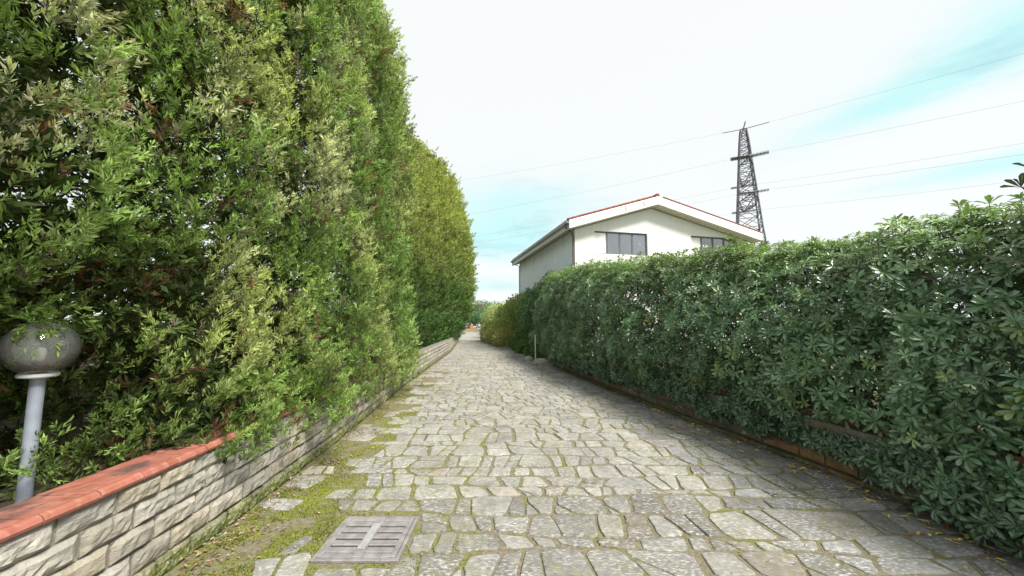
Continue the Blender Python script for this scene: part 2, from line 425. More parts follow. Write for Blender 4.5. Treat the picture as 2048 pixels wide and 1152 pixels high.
# ------------------------------------------------------------------ paving stones
def stone_mesh(poly, r, top=.010, gap=.035):
    """irregular flat stone from a rough outline: shrunk by the joint, corners nibbled, edges uneven, a thin worn rim"""
    n = len(poly); c = Vector((sum(p[0] for p in poly) / n, sum(p[1] for p in poly) / n))
    pts = [Vector(p) for p in poly]
    size = sum((p - c).length for p in pts) / n
    k = max(.3, 1 - gap * .62 / max(size, .02)); pts = [c + (p - c) * k for p in pts]
    out = []
    for i in range(n):
        a, p, b = pts[i - 1], pts[i], pts[(i + 1) % n]
        f, g = r.uniform(.05, .20), r.uniform(.05, .20)
        out.append(p.lerp(a, f)); out.append(p.lerp(b, g))
        if (b - p).length > .16: m = p.lerp(b, r.uniform(.4, .6)); out.append(m + (c - m).normalized() * r.uniform(-.008, .012))
    out = [p + Vector((r.uniform(-1, 1), r.uniform(-1, 1))) * .004 for p in out]
    n = len(out); tx, ty = r.uniform(-.02, .02), r.uniform(-.02, .02); V = []
    for f, z in ((1.0, -.004), (1 - .006 / max(size, .03), top * .7), (1 - .020 / max(size, .05), top)):
        for p in out:
            q = c + (p - c) * f; V.append((q.x, q.y, z + (tx * (q.x - c.x) + ty * (q.y - c.y) if f < 1 else 0)))
    V.append((c.x, c.y, top + r.uniform(-.001, .002)))
    F = []
    for k in range(n):
        k2 = (k + 1) % n
        if c.y > 11: F += [(k, k2, 2 * n + k2), (k, 2 * n + k2, 2 * n + k), (2 * n + k, 2 * n + k2, 3 * n)]
        else: F += [(k, k2, n + k2), (k, n + k2, n + k), (n + k, n + k2, 2 * n + k2), (n + k, 2 * n + k2, 2 * n + k), (2 * n + k, 2 * n + k2, 3 * n)]
    return np.array(V), np.array(F)
GR = (-1.33, -.72, 2.50, 3.13)     # the drain's square
stones = []
r = random.Random(11)
def yline(k, y0, x): return y0 + .045 * math.sin(x * 1.3 + k * 1.9) + .025 * math.sin(x * 4.1 + k * 2.7) + .012 * math.sin(x * 9.7 + k)
y = .9; k = 0
while y < 60:
    d = r.choice([r.uniform(.15, .21), r.uniform(.21, .29), r.uniform(.27, .36)]) if y < 32 else r.uniform(.38, .55)
    L, Rr = float(lx(y)) + .05, float(rx(y)) - .03
    x = L; s0 = 0
    while x < Rr - .02:
        w = r.choice([r.uniform(.12, .22), r.uniform(.22, .34), r.uniform(.30, .44)])
        if x + w > Rr - .08: w = Rr - x
        s1 = r.uniform(-.055, .055)
        q = [(x - s0, yline(k, y, x)), (x + w - s1, yline(k, y, x + w)), (x + w + s1, yline(k + 1, y + d, x + w)), (x + s0, yline(k + 1, y + d, x))]
        q = [(a + r.uniform(-.012, .012), b + r.uniform(-.012, .012)) for a, b in q]
        s0 = s1
        cx, cy = x + w / 2, y + d / 2; tl = cx - L; nr = Rr - cx
        keep = True
        if tl < .70 and y < 12: keep = r.random() < .30 + .55 * max(0, tl - .15)
        if tl < .62 and y < 3.4: keep = r.random() < .12
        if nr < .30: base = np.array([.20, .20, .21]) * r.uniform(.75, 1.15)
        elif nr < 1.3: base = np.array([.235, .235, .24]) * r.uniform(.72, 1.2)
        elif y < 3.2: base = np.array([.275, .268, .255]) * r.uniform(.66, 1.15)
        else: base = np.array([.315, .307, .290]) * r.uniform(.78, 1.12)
        if r.random() < .10: base = base * np.array([1.08, 1.0, .94])
        if keep:
            u = r.random(); A, B, Cc_, D = q
            lerp = lambda p, o, t: (p[0] + (o[0] - p[0]) * t, p[1] + (o[1] - p[1]) * t)
            if u < .13 and d > .25:
                t1 = r.uniform(.36, .64); t2 = t1 + r.uniform(-.12, .12); m1, m2 = lerp(A, D, t1), lerp(B, Cc_, t2)
                stones.append(([A, B, m2, m1], base)); stones.append(([m1, m2, Cc_, D], base * r.uniform(.85, 1.1)))
            elif u < .30 and w > .26:
                t1 = r.uniform(.32, .68); t2 = t1 + r.uniform(-.14, .14); m1, m2 = lerp(A, B, t1), lerp(D, Cc_, t2)
                stones.append(([A, m1, m2, D], base)); stones.append(([m1, B, Cc_, m2], base * r.uniform(.85, 1.1)))
            elif u < .40 and w > .2:      # a corner broken off as its own little stone
                t1, t2 = r.uniform(.35, .8), r.uniform(.35, .8); m1, m2 = lerp(A, B, t1), lerp(A, D, t2)
                stones.append(([A, m1, m2], base * 1.1)); stones.append(([m1, B, Cc_, D, m2], base))
            else: stones.append((q, base))
        x += w
    y += d; k += 1
def pc(s): return (sum(p[0] for p in s[0]) / len(s[0]), sum(p[1] for p in s[0]) / len(s[0]))
def area(s):
    q = s[0]; return abs(sum(q[i - 1][0] * q[i][1] - q[i][0] * q[i - 1][1] for i in range(len(q)))) / 2
def clip(s):
    # the drain's square is cut out: stones in it go, stones touching it are pushed back to its rim
    x0, x1, y0, y1 = GR; cx, cy = pc(s)
    if x0 < cx < x1 and y0 < cy < y1: return None
    q = []
    for px_, py_ in s[0]:
        if x0 < px_ < x1 and y0 < py_ < y1:
            e = min((px_ - x0, 'l'), (x1 - px_, 'r'), (py_ - y0, 'b'), (y1 - py_, 't'))[1]
            e = 'l' if cx < x0 else 'r' if cx > x1 else 'b' if cy < y0 else 't'
            if e == 'l': px_ = x0
            if e == 'r': px_ = x1
            if e == 'b': py_ = y0
            if e == 't': py_ = y1
        q.append((px_, py_))
    return (q, s[1])
stones = [t for t in map(clip, stones) if t and area(t) > .004]
# the stones that show largest in view go first
def vis(s):
    X, Y = pc(s)
    return area(s) / (Y ** 2.2) if abs(X) < 1.42 * Y and Y > 2.25 else -1
order = sorted(stones, key=vis, reverse=True)
rr = random.Random(5)
parts = []
for i, s in enumerate(order):
    far_ = pc(s)[1] > 9
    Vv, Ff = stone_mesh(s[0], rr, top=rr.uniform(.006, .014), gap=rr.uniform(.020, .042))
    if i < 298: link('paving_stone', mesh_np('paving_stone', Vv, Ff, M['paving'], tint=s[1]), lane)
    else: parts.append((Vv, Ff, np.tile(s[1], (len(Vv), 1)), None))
Vv, Ff, Cc, _ = join(parts)
o = link('paving_stones', mesh_np('paving_stones', Vv, Ff, M['paving'], tint=Cc), lane, 'stuff')

# ------------------------------------------------------------------ drain
dr = empty('drain_grate', (-1.025, 2.82, 0))
tag(dr, 'cast iron drain grate with two columns of slots set in the paving', 'drain grate')
b = MB()
for a in ((-.285, .285, -.275, -.250), (-.285, .285, .250, .275), (-.285, -.262, -.250, .250), (.262, .285, -.250, .250)): b.box(a[0], a[1], a[2], a[3], .0, .018)
b.build('frame', M['cast_iron'], dr, bevel=.003)
MB().box(-.26, .26, -.248, .248, .001, .006).build('slot_shade_plate', M['brown_slot_shade'], dr)  # brown slot bottoms, the shade of the pit below put into their colour
for a in (-1, 1): MB().box(*sorted((a * .259, a * .225)), -.247, .247, .007, .026).build('side_strip', M['cast_iron'], dr, bevel=.003)
MB().box(-.035, .035, -.247, .247, .0075, .024).build('centre_rib', M['cast_iron'], dr, bevel=.003)
MB().box(-.026, .026, -.165, .155, .024, .031).build('raised_bar', M['iron_worn'], dr, bevel=.003)
for side in (-1, 1):
    for k in range(7):
        yc = -.247 + .494 * k / 6
        h = .022 if 0 < k < 6 else .012
        y0, y1 = max(-.247, yc - .0285), min(.247, yc + .0285)
        if k == 0: y0, y1 = -.247, -.205
        if k == 6: y0, y1 = .205, .247
        x0, x1 = (-.2245, -.0355) if side < 0 else (.0355, .2245)
        b = MB().box(x0, x1, y0, y1, .0072, .023)
        b.build('grate_bar', M['cast_iron'], dr, bevel=.004)

# ------------------------------------------------------------------ stone walls
def wall_block(p0, p1, z0, z1, nrm, depth, r, nx, nz, bulge, pillow=.012):
    """one split-faced stone: rough front face on the line p0-p1, plain sides"""
    V = []; L = (p1 - p0).length; ph = (r.uniform(.001, .003), r.uniform(0, 6), r.uniform(-.005, .006))
    for j in range(nz + 1):
        for i in range(nx + 1):
            u, v = i / nx, j / nz
            edge = min(min(u, 1 - u) * L, min(v, 1 - v) * (z1 - z0)) 
            e = min(1, edge / .022)
            inner = 0 < i < nx and 0 < j < nz
            q = p0.lerp(p1, u) + nrm * (bulge * e ** .5 + ((r.uniform(-1, 1) * pillow + ph[0] * math.sin(ph[1] + 9 * u + 5 * v) + ph[2] * (v - .5)) if inner else r.uniform(-.5, .3) * pillow))
            V.append((q.x, q.y, z0 + (z1 - z0) * v + r.uniform(-.0015, .0015)))
    F = []
    w = nx + 1
    for j in range(nz):
        for i in range(nx):
            a = j * w + i
            F += [(a, a + 1, a + w + 1), (a, a + w + 1, a + w)]
    # side ring back into the wall
    ring = [i for i in range(w)] + [j * w + nx for j in range(1, nz + 1)] + [nz * w + i for i in range(nx - 1, -1, -1)] + [j * w for j in range(nz - 1, 0, -1)]
    b = len(V)
    for k in ring:
        x, y_, z = V[k]; V.append((x - nrm.x * depth, y_ - nrm.y * depth, z))
    n = len(ring)
    for k in range(n):
        k2 = (k + 1) % n; F += [(ring[k], b + k, b + k2), (ring[k], b + k2, ring[k2])]
    return np.array(V), np.array(F)

def stone_wall(name, xf, side, ylo, yhi, courses, lens, mat, label, r, tintf, nearcut, limit=296, bulge=(.008, .03)):
    """side=+1: the face looks to +x"""
    root = empty(name, (float(xf(ylo)), ylo, 0)); tag(root, label, 'wall')
    off = Vector((float(xf(ylo)), ylo))
    def P(y): return Vector((float(xf(y)), y)) - off
    # mortar core
    V = []; yy = np.arange(ylo, yhi + .01, .5); zt = courses[-1][1] - .002
    for y in yy:
        p = P(y)
        V += [(p.x - side * .004, p.y, -.02), (p.x - side * .004, p.y, zt), (p.x - side * .27, p.y, zt), (p.x - side * .27, p.y, -.02)]
    F = []
    for i in range(len(yy) - 1):
        a = 4 * i
        for k in range(4): F.append([a + k, a + (k + 1) % 4, a + 4 + (k + 1) % 4, a + 4 + k])
    F += [[0, 3, 2, 1], [len(V) - 4, len(V) - 3, len(V) - 2, len(V) - 1]]
    link('mortar_core', mesh_np('mortar_core', V, F, M['mortar']), root)
    blocks = []
    for ci, (z0, z1, out) in enumerate(courses):
        y = ylo + r.uniform(0, lens[1] * .5) if ci % 2 else ylo
        while y < yhi - .05:
            l = r.uniform(*lens); y1 = min(yhi, y + l)
            if yhi - y1 < .1: y1 = yhi
            blocks.append((y, y1, z0, z1, out)); y = y1
    blocks.sort(key=lambda q: max(q[0], nearcut * 2 - q[0] if q[1] < nearcut else q[0]))
    rest = []
    for i, (y0, y1, z0, z1, out) in enumerate(blocks):
        p0, p1 = P(y0 + .007), P(y1 - .007)
        d = (p1 - p0).normalized(); nrm = Vector((d.y, -d.x)) * side
        near = y0 < 5
        p0v, p1v = Vector((p0.x, p0.y, 0)), Vector((p1.x, p1.y, 0)); nv = Vector((nrm.x, nrm.y, 0))
        if side < 0: pass
        Vb, Fb = wall_block(p0v + nv * out, p1v + nv * out, z0 + .005, z1 - .005, nv, .03 + out, r, 9 if near else 3, 5 if near else 2, r.uniform(*bulge), .007 if near else .006)
        if side > 0: Fb = Fb[:, ::-1]
        tint = tintf(r)
        if i < limit: link('wall_stone', mesh_np('wall_stone', Vb, Fb, mat, tint=tint), root)
        else: rest.append((Vb, Fb, np.tile(tint, (len(Vb), 1)), None))
    if rest:
        Vb, Fb, Cb, _ = join(rest); link('wall_stones', mesh_np('wall_stones', Vb, Fb, mat, tint=Cb), root, 'stuff')
    return root
rw = random.Random(3)
def tl_(r):
    k = r.uniform(.82, 1.15); w = r.choice([0, 0, 1, .5]); return np.array([k * (1 + .05 * w), k, k * (1 - .12 * w)])
wl_ = stone_wall('stone_wall', lx, 1, .6, 38, [(0, .125, .022), (.125, .255, .012), (.255, .385, .006), (.385, .515, .002), (.515, .645, .0)], (.25, .36), M['wall_l'],
           'low split-stone wall with terracotta coping left of the lane under the cypress hedge', rw, tl_, 1.3)
def tr_(r):
    return r.choice([np.array([1, 1, 1.02]), np.array([1.5, 1.05, .68]), np.array([1.15, 1.0, .85]), np.array([.8, .82, .9])]) * r.uniform(.75, 1.1)
wr_ = stone_wall('stone_wall', rx, -1, 1.6, 13.6, [(0, .055, .05), (.055, .18, .02), (.18, .33, .01), (.33, .50, .0)], (.24, .46), M['wall_r'],
           'low rubble-stone wall right of the lane, half hidden under the broad-leaved hedge', rw, tr_, 2.0, bulge=(.008, .035))

# terracotta coping: nosed tiles
def coping(root, xf, side, ylo, yhi, step, z, width, mat, r):
    off = Vector((root.location.x, root.location.y))
    prof = [(-width, 0), (-width, .018), (-.035, .026), (-.012, .040), (.014, .044), (.034, .034), (.042, .016), (.036, .0), (.018, -.006)]
    y = ylo
    while y < yhi:
        y1 = y + step - .007
        p0 = Vector((float(xf(y)), y)) - off; p1 = Vector((float(xf(y1)), y1)) - off
        dz = r.uniform(-.002, .003)
        V = [(p0.x + side * a, p0.y, z + h + dz) for a, h in prof] + [(p1.x + side * a, p1.y, z + h + dz) for a, h in prof]
        n = len(prof); F = []; S = []
        for k in range(n): F += [k, (k + 1) % n, n + (k + 1) % n, n + k]; S.append(4)
        F += list(range(n)); S.append(n); F += list(range(2 * n - 1, n - 1, -1)); S.append(n)
        kk = r.uniform(.88, 1.1)
        me = mesh_np('coping_tile', V, F, mat, tint=np.array([kk, kk * r.uniform(.94, 1.04), kk]), sizes=S)
        link('coping_tile', me, root); y += step
rc = random.Random(2)
coping(wl_, lx, 1, .6 + .21, 8.0, .235, .648, .30, M['terracotta'], rc)
coping(wr_, lambda y: rx(y) + .13, -1, 1.7, 13.3, .25, .505, .30, M['terracotta'], rc)

# ------------------------------------------------------------------ lamp
lp = empty('street_lamp', (-2.73, 2.17, .45)); tag(lp, 'grey garden lamp with a clear globe standing behind the terracotta coping', 'lamp')
MB().tube([(0, 0, -.2), (0, 0, .78)], .031, 20).build('pole', M['pole_paint'], lp, smooth=False)
MB().lathe([(.0, .78), (.036, .78), (.036, .785), (.078, .788), (.082, .794), (.082, .806), (.074, .812), (.0, .812)], n=32).build('collar', M['collar'], lp)
MB().lathe([(0, .812), (.036, .812), (.036, .862), (.030, .868), (.030, .872), (0, .872)], n=20).build('bulb_socket', M['socket'], lp)
prof = []
for k in range(25):
    a = -math.pi / 2 + .42 + (math.pi - .42) * k / 24; prof.append((max(.0005, .155 * math.cos(a)), .952 + .155 * math.sin(a)))
MB().lathe(prof, n=48).build('globe', M['globe'], lp, smooth=True)
MB().lathe([(0.0, .872), (.012, .873), (.020, .90), (.024, .925), (.018, .95), (.0, .958)], n=16).build('bulb', M['collar'], lp, smooth=True)

# ------------------------------------------------------------------ conifer foliage
def frond(n, sub=False, ang=42, wid=.055, lat=.50):
    V, F, K = [], [], []
    def tri(a, b, c, k=1.0):
        i = len(V); V.extend([a, b, c]); F.append((i, i + 1, i + 2)); K.extend([k * .8, k, k])
    def z(t): return -.16 * t * t
    # stem
    tri((-.018, 0, 0), (.018, 0, 0), (0, .55, z(.55)), .7); tri((-.014, .45, z(.45)), (.014, .45, z(.45)), (0, 1, z(1)), 1.1)
    for i in range(n):
        t = .10 + .86 * i / n
        for s in (-1, 1):
            tt = t + (.04 if s > 0 else 0)
            ln = lat * (1 - tt) ** .75 * (.45 + .55 * min(1, tt / .22)) + .05
            a = R(ang - 8 * tt); d = np.array([s * math.sin(a), math.cos(a), -.18]); p = np.array([0, tt, z(tt)])
            q = np.array([math.cos(a) * s, -math.sin(a), 0]) * wid * .5
            e = p + d * ln; m = p + d * ln * .45
            V0 = len(V)
            V.extend([tuple(p), tuple(m + q), tuple(e), tuple(m - q)]); F.append((V0, V0 + 1, V0 + 2)); F.append((V0, V0 + 2, V0 + 3)); K.extend([.8, 1.0, 1.3, 1.0])
            if sub:
                for f in (.35, .62):
                    b0 = p + d * ln * f
                    for s2 in (-1, 1):
                        a2 = a * s + s2 * R(40); d2 = np.array([math.sin(a2), math.cos(a2), -.1])
                        tri(tuple(b0 - d * .022), tuple(b0 + d * .022), tuple(b0 + d2 * ln * .36), 1.12)
    return np.array(V, float), np.array(F), np.array(K)
FA = frond(6, True, wid=.07); FB = frond(6, wid=.075, ang=36, lat=.44); FM = frond(4, wid=.12, ang=31, lat=.42); FC = frond(3, wid=.17, ang=33, lat=.45)

def spray(seed, n=12, wid=.085):
    """an uneven little plume: slender tips leaving a short stem at all angles"""
    q = random.Random(seed); V, F, K = [], [], []
    for i in range(n):
        t = .05 + .75 * (i / (n - 1)) ** .9; a = R(q.uniform(-62, 62)) * (1 - .55 * t); e = R(q.uniform(-38, 38))
        d = np.array([math.sin(a) * math.cos(e), math.cos(a) * math.cos(e), math.sin(e)]); ln = q.uniform(.26, .50) * (1.05 - .35 * t)
        p = np.array([q.uniform(-.04, .04), t * .75, q.uniform(-.04, .04)]); sd = norm(np.cross(d, np.array([q.uniform(-1, 1), q.uniform(-.3, .3), q.uniform(.2, 1)]))) * wid * q.uniform(.35, .65)
        e_ = p + d * ln; m = p + d * ln * q.uniform(.35, .55); b = len(V); k = q.uniform(.8, 1.15)
        V += [tuple(p), tuple(m + sd), tuple(e_), tuple(m - sd)]; F += [(b, b + 1, b + 2), (b, b + 2, b + 3)]; K += [.7 * k, k, 1.35 * k, k]
    return np.array(V), np.array(F), np.array(K)
FS = [spray(k) for k in range(6)]            # close
FT = [spray(20 + k, 10, .11) for k in range(5)]   # farther off

PAL = np.array([[.24, .355, .10], [.43, .49, .19], [.53, .53, .33], [.045, .085, .022], [.025, .05, .016], [.20, .105, .055], [.20, .175, .125]])
def plumes(cen, axis, size, col, fr, nf, r_, spread=.38, flat=.4):
    """fans of fronds around each centre"""
    N = len(cen); k = nf
    C3 = np.repeat(cen, k, 0); A = np.repeat(axis, k, 0); S = np.repeat(size, k); Cc = np.repeat(col, k, 0)
    g = r_.normal(size=(N * k, 3))
    D = norm(A + spread * g * np.array([1, 1, .7]))
    # the fans hang in mostly upright planes
    H = r_.normal(size=(N * k, 3)) * np.array([1, 1, flat])
    rot = frames(D, H)
    L = S * r_.uniform(.65, 1.25, N * k)
    al = r_.uniform(-.9, 1.0, N * k)
    P = C3 + r_.normal(size=(N * k, 3)) * S[:, None] * .22 + A * (S * al)[:, None]
    Cc = Cc * (.80 + .38 * np.clip(al, -.5, 1))[:, None]      # new growth at the tips is paler
    Cc = Cc * r_.uniform(.72, 1.25, (N * k, 1))
    if isinstance(fr, list):
        w = r_.integers(0, len(fr), N * k); out = []
        for j, f in enumerate(fr):
            m = w == j; out.append(scatter(f[0], f[1], P[m], rot[m], L[m], Cc[m], colvar=f[2]))
        return join(out)
    V, F, Co, _ = scatter(fr[0], fr[1], P, rot, L, Cc, colvar=fr[2])
    return V, F, Co, None

def crown(cx, cy, H, prof, Rx, Ry, dens, size, fr_of, r_, z0=.35, zmax=99, lump=.16, paint=None, recess=None, nf=8, seed=1, backd=.35, yclip=None, fill=0, infill=FC):
    """samples of the crown's surface become plumes; returns the joined parts in local coordinates"""
    area = 2 * math.pi * (Rx + Ry) / 2 * H * .8
    N = int(area * dens)
    z = z0 + (H - z0) * r_.random(N); ph = r_.uniform(-math.pi, math.pi, N)
    rad = prof((z - z0) / (H - z0))
    keep = r_.random(N) < rad / (rad.max() if N else 1) + .15
    keep &= r_.random(N) < np.where(z > zmax, .15, 1)
    keep &= r_.random(N) < backd + (1 - backd) * sstep(np.cos(ph), -.25, .30)
    if yclip is not None:      # neighbours overlap: little grows where two crowns merge
        yy_ = Ry * rad * np.sin(ph); keep &= (np.abs(yy_) < yclip) | ((yy_ < 0) & bool(seed == 1)) | (r_.random(N) < .12)
    z, ph, rad = z[keep], ph[keep], rad[keep]; N = len(z)
    Dn = np.c_[np.cos(ph) / 1, np.sin(ph), np.zeros(N)]
    W = np.c_[Dn[:, :2] * 1.0, z]
    n1 = vnoise(W * np.array([1, 1, .8]) + seed * 7.3, 1.7, seed) ; n2 = vnoise(W + seed * 3.1, 4.2, seed + 5)
    rad = rad * (1 + lump * (n1 - .5) * 2 + lump * .7 * (n2 - .5) * 2)
    depth = np.abs(r_.normal(size=N)) * .10 * min(1, Rx)
    inner = np.zeros(N, bool)
    rad = np.maximum(.03, rad - depth)
    x = Rx * rad * np.cos(ph); y = Ry * rad * np.sin(ph)
    if recess is not None: x = x + recess(x, y + cy, z)
    P = np.c_[x, y, z]
    nn = norm(np.c_[np.cos(ph) / Rx, np.sin(ph) / Ry, np.zeros(N)])
    ax = norm(nn * .55 + np.array([0, 0, 1.0]) + r_.normal(size=(N, 3)) * .26)
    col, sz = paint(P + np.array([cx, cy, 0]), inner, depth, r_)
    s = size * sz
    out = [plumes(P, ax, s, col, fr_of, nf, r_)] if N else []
    if fill:
        # inside of the crown, its shade put into the tint: coarse sprays, dead brown ones among them
        m = int(area * fill); z = z0 + (H - z0) * r_.random(m); ph = r_.uniform(-math.pi, math.pi, m); rd = prof((z - z0) / (H - z0)) * r_.uniform(.25, .78, m)
        ok = (z < zmax + .3) & (np.cos(ph) > -.6) | (r_.random(m) < .3); z, ph, rd = z[ok], ph[ok], rd[ok]; m = len(z)
        x = Rx * rd * np.cos(ph); y = Ry * rd * np.sin(ph)
        if recess is not None: x = x + recess(x, y + cy, z) * .6
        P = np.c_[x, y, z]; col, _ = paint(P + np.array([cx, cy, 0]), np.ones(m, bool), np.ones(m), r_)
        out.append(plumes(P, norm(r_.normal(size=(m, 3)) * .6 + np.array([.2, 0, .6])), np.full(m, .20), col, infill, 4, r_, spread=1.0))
    return join(out)

def paint_green(P, inner, depth, r_):
    N = len(P); q = vnoise(P, .9, 21) ; q2 = vnoise(P, 2.6, 22); q3 = vnoise(P, 3.2, 29)
    col = PAL[0] * (1 - sstep(q, .35, .65))[:, None] + PAL[1] * sstep(q, .35, .65)[:, None]
    beige = (sstep(q2, .48, .74) * sstep(P[:, 2], .8, 2.0) * sstep(-P[:, 1], -7.5, -2.5))[:, None]; col = col * (1 - beige) + PAL[2] * beige
    col = col * (.62 + .75 * q3)[:, None]
    far = sstep(P[:, 1], 3.8, 7.5)[:, None]; col = col * (1 - far * .30) + col * np.array([.72, .92, .95]) * far * .20
    # pale new growth and brown dead sprays
    dead = r_.random(N) < .02 + .06 * (vnoise(P, 1.5, 33) > .66)
    col[dead] = PAL[5] * r_.uniform(.6, 1.2, (dead.sum(), 1))
    grey = r_.random(N) < .05; col[grey] = PAL[6] * r_.uniform(.5, 1.0, (grey.sum(), 1))
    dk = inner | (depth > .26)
    col[dk] = PAL[0] * .40 * r_.uniform(.5, 1.3, (dk.sum(), 1))  # inside sprays tinted darker, standing in for shade within the crown
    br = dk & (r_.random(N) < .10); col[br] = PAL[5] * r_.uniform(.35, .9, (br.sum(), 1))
    return col, r_.uniform(.8, 1.25, N)
def paint_yellow(P, inner, depth, r_):
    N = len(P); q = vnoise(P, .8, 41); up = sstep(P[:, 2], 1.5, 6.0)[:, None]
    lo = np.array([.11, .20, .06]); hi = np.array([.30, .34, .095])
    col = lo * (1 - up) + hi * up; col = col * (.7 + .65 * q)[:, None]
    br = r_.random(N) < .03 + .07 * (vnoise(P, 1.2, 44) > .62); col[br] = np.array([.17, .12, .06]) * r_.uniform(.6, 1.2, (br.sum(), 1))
    col[inner] = PAL[4] * r_.uniform(.6, 1.4, (inner.sum(), 1))  # dark tint for the shade deep in the crown
    return col, r_.uniform(.8, 1.25, N)

def trunk(root, H, lean=0, r0=.09, nl=14, r_=random, reach=.7, z0=0):
    pts = [(r_.uniform(-.04, .04) * k, r_.uniform(-.04, .04) * k, z0 + H * .96 * k / 6) for k in range(7)]
    b = MB(); b.tube(pts, [r0 * (1 - .85 * k / 6) for k in range(7)], 8)
    for k in range(nl):
        z = .5 + H * .85 * k / nl; a = r_.uniform(0, 6.28); L = reach * r_.uniform(.7, 1.2)
        t = z / (H * .96); i = min(5, int(t * 6)); p = Vector(pts[i]).lerp(Vector(pts[i + 1]), t * 6 - i)
        q = p + Vector((math.cos(a) * L * .5, math.sin(a) * L * .5, .25 * L)); e = p + Vector((math.cos(a) * L, math.sin(a) * L, .75 * L))
        b.tube([p, q, e], [.028, .016, .006], 5, cap=False)
    b.build('trunk', M['bark'], root)

prof_col = lambda t: np.where(t < .03, .90 + 3.3 * t, np.where(t < .7, 1.0, 1.0 - .62 * ((t - .7) / .3) ** 1.6))
G_TREES = 'cypress hedge trees along the stone wall'
tr1 = [(1.55, 9.2), (2.75, 9.4), (3.95, 9.0), (5.15, 9.3), (6.3, 8.9), (7.35, 9.2), (8.3, 8.9)]
lab1 = ['tall ragged cypress with brown dead sprays rising behind the globe lamp',
        'tall cypress whose sprays hang above the exposed end of the terracotta coping',
        'tall cypress with bright green low sprays drooping over the wall where the coping disappears',
        'tall cypress with pale cone-laden sprays, fifth from the yellowish hedge trees',
        'tall dark green cypress over the middle of the stone wall, fourth from the yellowish trees',
        'tall dark green cypress two places before the gap in the hedge skyline',
        'last of the tall green cypresses, its ragged top against white sky']
def rec_low(x, y, z):
    a = sstep(2.75 - y, 0, .5) * sstep(1.75 - z, 0, .7)
    # over the coping the low sprays spill forward and hang
    return -.22 * sstep(z, 4.2, 8.2) - .80 * a * (x > -.3) + (.20 + .18 * (y < 4.6)) * sstep(y, 2.65, 2.95) * sstep(1.0 - z, 0, .8) * (x > .2)
for i, (yc, H) in enumerate(tr1):
    fx = float(lx(yc)); Rx = 1.0 + .04 * (i % 3)
    xc = fx - Rx + (.16 if yc > 3 else .04)
    root = empty('cypress_tree', (xc, yc, .45)); tag(root, lab1[i], 'tree', G_TREES)
    r_ = np.random.default_rng(100 + i); zmax = 1.55 + .95 * (yc + 1.0) + .6
    H_ = H - .45
    kw = dict(cx=xc, cy=yc, H=H_, prof=prof_col, Rx=Rx, Ry=.85, z0=.04 if yc < 6 else -.12, zmax=zmax - .45, paint=paint_green, recess=rec_low, seed=i + 1, yclip=.60, backd=.03, lump=.16 if i < 5 else .26)
    near = yc < 4.5
    if near: ps = [crown(dens=(95, 112, 112, 112)[i], size=(.105, .115, .125, .13)[i], fr_of=FS, nf=6, r_=r_, **kw)]
    else: ps = [crown(dens=(100 if i < 5 else 76), size=(.140 if i < 5 else .165), fr_of=FS if i < 5 else FT, nf=5, r_=r_, **kw)]
    ps.append(crown(dens=0, size=.1, fr_of=FC, nf=1, r_=r_, fill=(75, 75, 60, 34, 24, 18, 18)[i], infill=FT, **kw))
    V, F, Co, _ = join(ps)
    link('crown', mesh_np('cypress_crown', V, F, M['conifer'], tint=Co), root, 'stuff')
    trunk(root, H - .6, r_=random.Random(i), reach=.75, r0=.055)
    if i == 2:
        # bright new sprays drooping over the coping
        q = np.random.default_rng(321); n = 95; yy = q.uniform(2.85, 4.9, n); c = np.c_[lx(yy) + q.uniform(-.16, .10, n) - xc, yy - yc, q.uniform(.60, 1.15, n) - .45]
        V, F, Co, _ = plumes(c, norm(q.normal(size=(n, 3)) * .4 + np.array([.5, -.15, .25])), np.full(n, .13), np.array([.24, .38, .09]) * q.uniform(.6, 1.2, (n, 1)), FS, 6, q)
        link('low_sprays', mesh_np('low_sprays', V, F, M['conifer'], tint=Co), root, 'stuff')
    if i == 0 or i == 1:
        # loose sprays: on the globe and beside the pole
        spots = [(-2.72, 2.12, 1.58, 9), (-2.66, 2.06, 1.53, 6), (-2.80, 2.20, 1.62, 8), (-2.66, 2.12, .85, 7), (-2.62, 2.16, .74, 6)] if i == 0 else [(-2.55, 2.55, .74, 6), (-2.5, 2.75, .80, 7)]
        r_ = np.random.default_rng(300 + i); ps = []
        for sx, sy, sz, n in spots:
            c = np.array([[sx - xc, sy - yc, sz - .45]] * n) + r_.normal(size=(n, 3)) * .045
            ax = norm(r_.normal(size=(n, 3)) * .5 + np.array([.3, -.1, .5 if sz < 1.2 else .1]))
            ps.append(plumes(c, ax, np.full(n, .11), np.tile(PAL[0] * (1.0 if sz < 1.2 else 1.1), (n, 1)) * r_.uniform(.7, 1.2, (n, 1)), FS, 4, r_))
        V, F, Co, _ = join(ps); link('low_sprays', mesh_np('low_sprays', V, F, M['conifer'], tint=Co), root, 'stuff')

